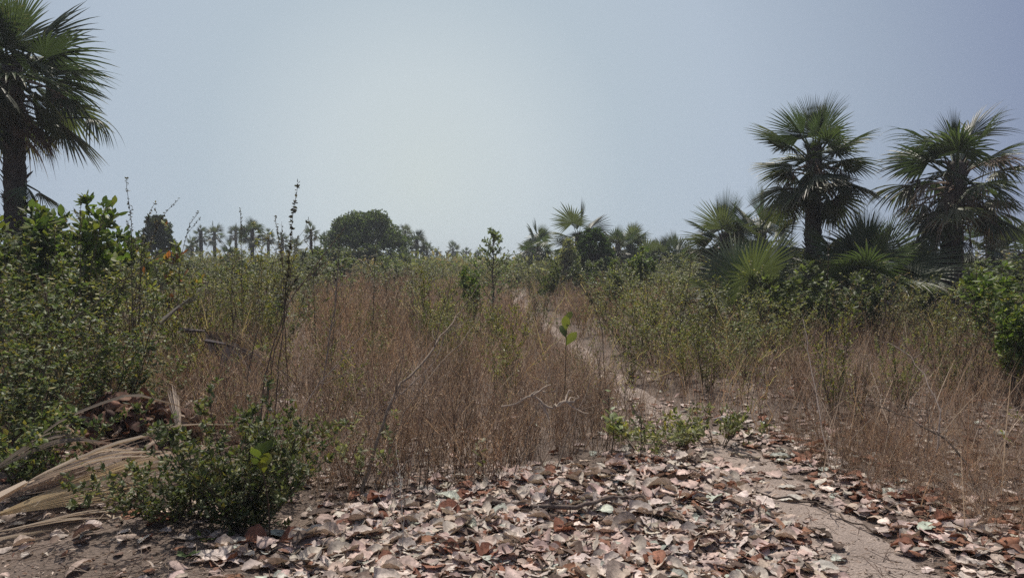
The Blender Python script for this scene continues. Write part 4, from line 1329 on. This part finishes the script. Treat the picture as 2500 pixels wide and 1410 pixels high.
r = np.random.default_rng(123)
BANDS = [(3.9, 6.5, 135, 0), (6.5, 9.5, 80, 0), (9.5, 15, 26, 1), (15, 26, 13, 2), (26, 62, 5.5, 2)]
dry = MB()
for bi, (y0, y1, dn, lod) in enumerate(BANDS):
    x, y = scatter(r, y0, y1, dn)
    px = x / y * F + 1250
    py = EYE * F / y + 640
    k = np.ones(len(x))
    k *= np.where(px < 520, .6, 1.0)                         # leafy thicket on the left
    k *= np.where((px > 1880) & (y < 9.5), np.where(y > 6.6, 1.4, 2.0), 1.0)
    k *= np.where((px > 1450) & (px < 1950) & (y > 8) & (y < 20), .3, 1.0)
    k *= np.where((px > 250) & (px < 780) & (y > 10), .4, 1.0)   # open ground right of the path
    k *= np.where((px > 1500) & (px < 1880) & (y < 8.5), .5, 1.0)
    k *= np.where((px > 560) & (px < 860) & (y > 6.5) & (y < 10), .5, 1.0)
    k *= .45 + .75 * patch(x, y)
    if bi < 2:
        k *= .52
    ok = r.uniform(size=len(x)) < k
    x, y, px = x[ok], y[ok], px[ok]
    Hb = np.where((px > 1500) & (y < 8), .72, 1.0) * np.where(px > 1880, np.where(y < 7.5, .6, .8), 1.0)
    vsel = r.integers(0, 5, len(x))
    for v in range(5):
        m = vsel == v
        if not m.any():
            continue
        V, Q, C = weed(r, 1.0, (4, 4, 4)[lod], (26, 16, 11)[lod], (78, 46, 28)[lod], lod)
        nn = m.sum()
        pos = np.stack([x[m], y[m], ground_h(x[m], y[m])], 1)
        tone = (r.uniform(.5, 1.4, nn) * (.8 + .45 * patch(x[m] * 1.6 + 9, y[m] * 1.5 + 4)))[:, None] * np.array([[1.0, .97, .94]])
        warm = np.where((patch(x[m] * .6 + 5, y[m] * .6) > .55)[:, None], [[1.03, 1.0, .93]], [[.96, .98, .98]])
        hgt = r.uniform(.6, 1.15, nn) * Hb[m] * np.where(y[m] > 9.5, np.where((px[m] > 760) & (px[m] < 1010), 1.12, .86), .92) * (.72 + .5 * patch(x[m] * 2.3 + 1, y[m] * 2.1)) * np.where(y[m] < 13, np.where((px[m] > 1180) & (px[m] < 1900), .68, .84), 1)
        dry.add(*replicate(V, Q, C, pos, r.uniform(0, 6.28, nn), hgt, tone * warm, r.normal(size=(nn, 2)) * .2))
tag(dry.build('dry_weeds', M_DRY), 'mass of brown dry weed stalks filling the field', 'dry weeds', kind='stuff')

# straw-coloured grass and long bare stems leaning through the weeds
straw = MB()
x, y = scatter(r, 4.0, 13, 62)
n = len(x)
B = np.stack([x, y, ground_h(x, y) - .01], 1)
a = r.uniform(0, 6.28, n)
lean = r.uniform(.05, .6, n)
D = norm(np.stack([np.cos(a) * lean + .12, np.sin(a) * lean, np.ones(n)], 1))
SD = norm(np.cross(D, r.normal(size=(n, 3))))
hs2 = np.where((x / y * F + 1250 > 1180) & (x / y * F + 1250 < 1700), .68, .9)
straw.add(*strips(B, D, SD, r.uniform(.25, 1.1, n) * hs2, r.uniform(.003, .0085, n), (1, .95, .8, .55, .1), 2, 0, r.uniform(0, .7, n), pick(r, ((.50, .38, .27), (.40, .28, .20), (.28, .18, .13), (.62, .50, .38), (.14, .10, .08)), n)))
tag(straw.build('dry_grass', M_DRY), 'thin straw-coloured grass stems leaning among the dry weeds', 'dry grass', kind='stuff')

# low green weeds in the mass
green = MB()
for (y0, y1, dn, lod) in [(4, 9.5, 6, 0), (9.5, 18, 3.6, 1), (18, 60, 1.7, 2)]:
    x, y = scatter(r, y0, y1, dn)
    px = x / y * F + 1250
    k = np.where(px < 560, 1.0, .38)
    k = np.where((px > 1420) & (px < 1900) & (y > 8), .9, k)
    k = np.where((px > 1880) & (y < 11), .12, k)
    k = np.where((px > 800) & (px < 1420) & (y < 9), .15, k)
    k = np.where((px > 740) & (px < 1020) & (y > 9), .08, k)
    k = np.where(y > 34, .8, k) * (.4 + .9 * patch(x * .7 + 3, y * .7))
    ok = r.uniform(size=len(x)) < k
    x, y = x[ok], y[ok]
    for v in range(4):
        sel = np.arange(len(x)) % 4 == v
        V, Q, C = weed(r, .9, 4, (16, 12, 9)[lod], (150, 80, 44)[lod], lod, .22, green=(OLIVE, GREY, YEL, DARKG)[v])
        V = V.copy()
        nn = sel.sum()
        pos = np.stack([x[sel], y[sel], ground_h(x[sel], y[sel])], 1)
        green.add(*replicate(V, Q, C, pos, r.uniform(0, 6.28, nn), r.uniform(.55, 1.3, nn) * np.where(y[sel] > 18, 1.25, 1), r.uniform(.8, 1.2, (nn, 1)) * np.ones((1, 3)), r.normal(size=(nn, 2)) * .1))
tag(green.build('green_weeds', M_LEAF), 'small-leaved green weeds mixed into the brown field', 'weeds', kind='stuff')

# scrub reaching to the horizon
scrub = MB()
n = 2600
y = 46 + 340 * r.uniform(size=n) ** 1.7
x = r.uniform(-.8, .8, n) * y
V0 = []
for v in range(5):
    nl = 150
    B = r.normal(size=(nl, 3)) * [.8, .8, .38] + [0, 0, .8]
    B[:, 2] = np.clip(B[:, 2], .05, 1.75)
    LD = norm(r.normal(size=(nl, 3)) + UP * .5)
    SD = norm(np.cross(LD, r.normal(size=LD.shape)))
    c_ = MB().add(*strips(B, LD, SD, r.uniform(.15, .36, nl), r.uniform(.08, .18, nl), (.4, 1, .2), 2, 0, .2, pick(r, (OLIVE, GREY, DARKG, GREY, BROWNM)[v], nl)))
    V, Q, C = c_.arrays()
    m = np.arange(n) % 5 == v
    nn = m.sum()
    scrub.add(*replicate(V, Q, C, np.stack([x[m], y[m], ground_h(x[m], y[m])], 1), r.uniform(0, 6.28, nn), r.uniform(.7, 1.25, nn) * (1 + y[m] / 700), r.uniform(.8, 1.2, (nn, 1)) * np.ones((1, 3))))
tag(scrub.build('distant_scrub', M_LEAF), 'low scrub running to the horizon beyond the field', 'scrub', kind='stuff')


# ------------------------------------------------------------------ branches and sticks
def stick(name, label, cat, pts, r0, r1, col, twigs=0, seed=1, tw=.25, group=None, kink=.008):
    rr = np.random.default_rng(seed)
    pts = np.array(pts, float)
    b = pts[0].copy()
    q = pts - b
    mb = MB()
    mb.add(*curve_tube(q, r0, r1, 6, col, n=max(14, 3 * len(pts)), jit=kink, r=rr))
    if twigs:
        d = np.concatenate([[0], np.cumsum(np.linalg.norm(np.diff(q, axis=0), axis=1))])
        s = np.linspace(0, d[-1], 12)
        PP = np.stack([np.interp(s, d, q[:, i]) for i in range(3)], 1)[None]
        B0, T0 = interp_pts(PP, np.zeros(twigs, int), rr.uniform(.3, .98, twigs))
        D = norm(T0 + norm(rr.normal(size=(twigs, 3))) * .8 + UP * .3)
        BP = B0[:, None] + D[:, None] * (tw * rr.uniform(.4, 1.2, twigs)[:, None] * np.linspace(0, 1, 6)[None])[..., None]
        BP[:, 1:] += np.cumsum(rr.normal(size=(twigs, 5, 3)) * .012, 1)
        mb.add(*tubes(BP, r1 * np.linspace(1, .4, 6)[None], 4, col))
    o = mb.build(name, M_STEM, None, tuple(b))
    return tag(o, label, cat, group)


TAN, GRB, DKB = (.30, .235, .18), (.2, .16, .14), (.09, .068, .055)
stick('hooked_branch', 'bare hooked branch hung in the dry weeds at the centre', 'branch',
      [at(1222, 993, 4.95), at(1255, 988, 4.9), at(1300, 963, 4.85), at(1330, 990, 4.8), at(1355, 999, 4.8), at(1368, 980, 4.8), at(1392, 982, 4.85)], .006, .011, (.42, .34, .27), 9, 1, .16, kink=.003)
stick('leaning_branch', 'long forked dry branch leaning right in front of the weeds left of centre', 'branch',
      [at(880, 1235, 4.8), at(905, 1130, 4.85), at(960, 960, 5.0), at(1030, 890, 5.2), at(1070, 830, 5.4), at(1130, 760, 5.8)], .016, .004, TAN, 12, 2, .5, 'long dry branches in the weeds')
for i, (lab, pts, c_, rr_) in enumerate([
    ('thin dry stem leaning right beside the long forked branch', [(900, 1225, 4.9), (1000, 980, 5.2), (1160, 790, 5.9)], TAN, .006),
    ('thin curved dry stem crossing the forked branch', [(820, 1190, 5.2), (930, 990, 5.4), (1060, 900, 5.7), (1090, 800, 6)], GRB, .006),
    ('dry stem slanting up from the leafy shrub to the upper weeds', [(640, 1180, 5.2), (770, 950, 5.8), (900, 800, 6.4)], GRB, .006),
    ('dark branching stem rising behind the dense shrub', [(650, 1060, 6.2), (660, 900, 6.3), (700, 760, 6.5), (712, 640, 6.7)], DKB, .006),
    ('tan stem with side twigs in the weeds right of the dark stem', [(770, 1020, 7), (800, 870, 7.1), (822, 700, 7.2), (830, 640, 7.3)], TAN, .010),
    ('straight tan stem near the seedling at the litter edge', [(1330, 1200, 5.1), (1400, 1040, 5.3), (1450, 900, 5.6)], TAN, .006),
    ('pale stem at the front of the central weeds', [(1235, 1210, 5), (1290, 1050, 5.1), (1350, 900, 5.3)], TAN, .005),
    ('white upright stalk in front of the leaf drift', [(978, 1385, 3.85), (984, 1250, 3.9), (970, 1130, 4.0)], (.6, .55, .48), .0035),
    ('dark bent stem at the front of the litter by the seedling', [(1500, 1190, 5.1), (1562, 1120, 5.2), (1570, 1040, 5.3), (1540, 980, 5.4)], DKB, .005),
    ('twiggy dead stem right of the path', [(2030, 1160, 5.6), (2000, 1020, 6.2), (1980, 900, 6.9), (1960, 770, 7.5)], GRB, .008),
    ('pale leaning stalk right of the path', [(2140, 1200, 5.2), (2170, 1040, 5.8), (2120, 880, 6.6)], TAN, .006),
    ('arched dry stem in the right-hand weeds', [(2250, 1230, 5.2), (2300, 1000, 5.6), (2240, 880, 6.2), (2160, 830, 6.8)], GRB, .007),
    ('dark crooked stem at the lower right', [(2420, 1290, 4.6), (2350, 1110, 5.0), (2230, 1020, 5.5), (2110, 985, 6)], DKB, .008),
    ('thin straight straw stem at the right frame edge', [(2500, 1240, 4.7), (2440, 1120, 4.9), (2400, 1040, 5.2)], TAN, .004),
    ('thin bowed straw stem in the lower right weeds', [(2420, 1360, 4.2), (2390, 1190, 4.4), (2200, 1130, 4.8)], TAN, .004),
    ('dark upright stalk crossing the far path', [(1465, 1060, 6.8), (1466, 940, 6.9), (1464, 850, 7.1)], DKB, .006),
    ('dark fork-shaped stem left of centre among green leaves', [(590, 1100, 6.3), (605, 900, 6.5), (640, 760, 6.8), (600, 660, 7.1)], DKB, .005),
    ('long stem slanting across the left thicket', [(20, 920, 6.5), (200, 760, 7), (430, 590, 7.8)], DKB, .008),
]):
    stick('dry_stem', lab, 'stem', [at(*q) for q in pts], rr_, rr_ * .4, c_, 7, 50 + i, .35, 'long dry stems in the weeds')


def gpt(px, py, dz=.03):
    g_ = gp(px, py)
    return (g_[0], g_[1], gz(*g_) + dz)


stick('fallen_branch', 'long dark fallen branch across the leaf drift', 'branch', [gpt(1190, 1265, .07), gpt(1320, 1290, .10), gpt(1430, 1285, .10), gpt(1500, 1255, .09), gpt(1580, 1260, .07)], .016, .012, (.13, .1, .085), 3, 3, .3, 'sticks lying on the leaf litter')
stick('fallen_stick', 'straight dark stick lying along the left edge of the path', 'stick', [gpt(1840, 1205, .03), gpt(1990, 1225, .03), gpt(2150, 1305, .03)], .008, .005, DKB, 2, 4, .2, 'sticks lying on the leaf litter')
stick('fallen_stick', 'pale straight stick lying across the path by the thin shrub', 'stick', [gpt(1785, 1105, .03), gpt(1860, 1118, .03)], .012, .01, (.42, .35, .26), 0, 5, group='sticks lying on the leaf litter')
stick('fallen_stick', 'thick crooked stick at the bottom of the leaf drift', 'stick', [gpt(1330, 1370, .06), gpt(1370, 1400, .07), gpt(1385, 1440, .06)], .012, .008, GRB, 0, 6, group='sticks lying on the leaf litter')
stick('fallen_stick', 'grey stick lying between litter and path at bottom right', 'stick', [gpt(1890, 1250, .05), gpt(1960, 1320, .05), gpt(2000, 1380, .04)], .010, .006, GRB, 2, 7, .15, 'sticks lying on the leaf litter')
stick('fallen_stick', 'pale broken rib on the bare soil below the tan frond', 'stick', [gpt(235, 1260, .03), gpt(300, 1300, .03)], .008, .009, (.4, .33, .25), 0, 8, group='sticks lying on the leaf litter')
for i in range(12):
    a0 = (r.uniform(800, 1900), r.uniform(1200, 1390))
    da = r.uniform(-120, 120), r.uniform(-35, 35)
    stick('fallen_stick', 'slender dark twig lying on the leaf drift', 'stick', [gpt(*a0, .09), gpt(a0[0] + da[0] * .5, a0[1] + da[1] * .5 + 6, .10), gpt(a0[0] + da[0], a0[1] + da[1], .09)], .004, .002, DKB, 2, 60 + i, .15, 'slender twigs on the leaf drift')


# pale stones / stumps
def lump(name, label, cat, px, py, sx, sy, sz, col, seed):
    rr = np.random.default_rng(seed)
    nu, nv = 12, 14
    u = np.linspace(.02, pi - .02, nu)[:, None]
    v = np.linspace(0, 2 * pi, nv, endpoint=False)[None]
    k = 1 + .15 * np.sin(3 * v + 2 * u + seed) + .1 * np.sin(5 * u + 4 * v)
    V = np.stack([np.sin(u) * np.cos(v) * sx * k, np.sin(u) * np.sin(v) * sy * k, np.cos(u) * sz * k + sz * .6 + 0 * v], -1)
    g_ = gp(px, py)
    o = MB().add(V, grid_faces(1, nu, nv, True), col).build(name, M_STEM, None, (g_[0], g_[1], gz(*g_)))
    return tag(o, label, cat)


lump('pale_stone', 'pale stone among the right-hand dry weeds', 'stone', 2213, 1000, .07, .05, .035, (.55, .5, .43), 1)
lump('pale_stone', 'pale grey stone by the thin shrub near the path', 'stone', 1768, 1030, .09, .05, .035, (.38, .35, .33), 2)
lump('soil_clod', 'dark round clod on the leaf drift near the path', 'clod', 1865, 1255, .05, .04, .035, (.09, .085, .08), 3)

# ------------------------------------------------------------------ haze
if HAZE > 0:
    m = bpy.data.materials.new('haze')
    m.use_nodes = True
    t = m.node_tree
    t.nodes.clear()
    pv = t.nodes.new('ShaderNodeVolumePrincipled')
    pv.inputs['Color'].default_value = (.80, .86, .93, 1)
    pv.inputs['Density'].default_value = HAZE
    pv.inputs['Anisotropy'].default_value = .2
    out = t.nodes.new('ShaderNodeOutputMaterial')
    t.links.new(pv.outputs[0], out.inputs['Volume'])
    X, Y0, Y1, Z0, Z1 = 420, -60, 450, -1.5, 9.5
    V = [(-X, Y0, Z0), (X, Y0, Z0), (X, Y1, Z0), (-X, Y1, Z0), (-X, Y0, Z1), (X, Y0, Z1), (X, Y1, Z1), (-X, Y1, Z1)]
    Q = [(0, 3, 2, 1), (4, 5, 6, 7), (0, 1, 5, 4), (1, 2, 6, 5), (2, 3, 7, 6), (3, 0, 4, 7)]
    hz_ = MB().add(V, Q, (1, 1, 1)).build('haze', m, smooth=False)
    tag(hz_, kind='stuff')
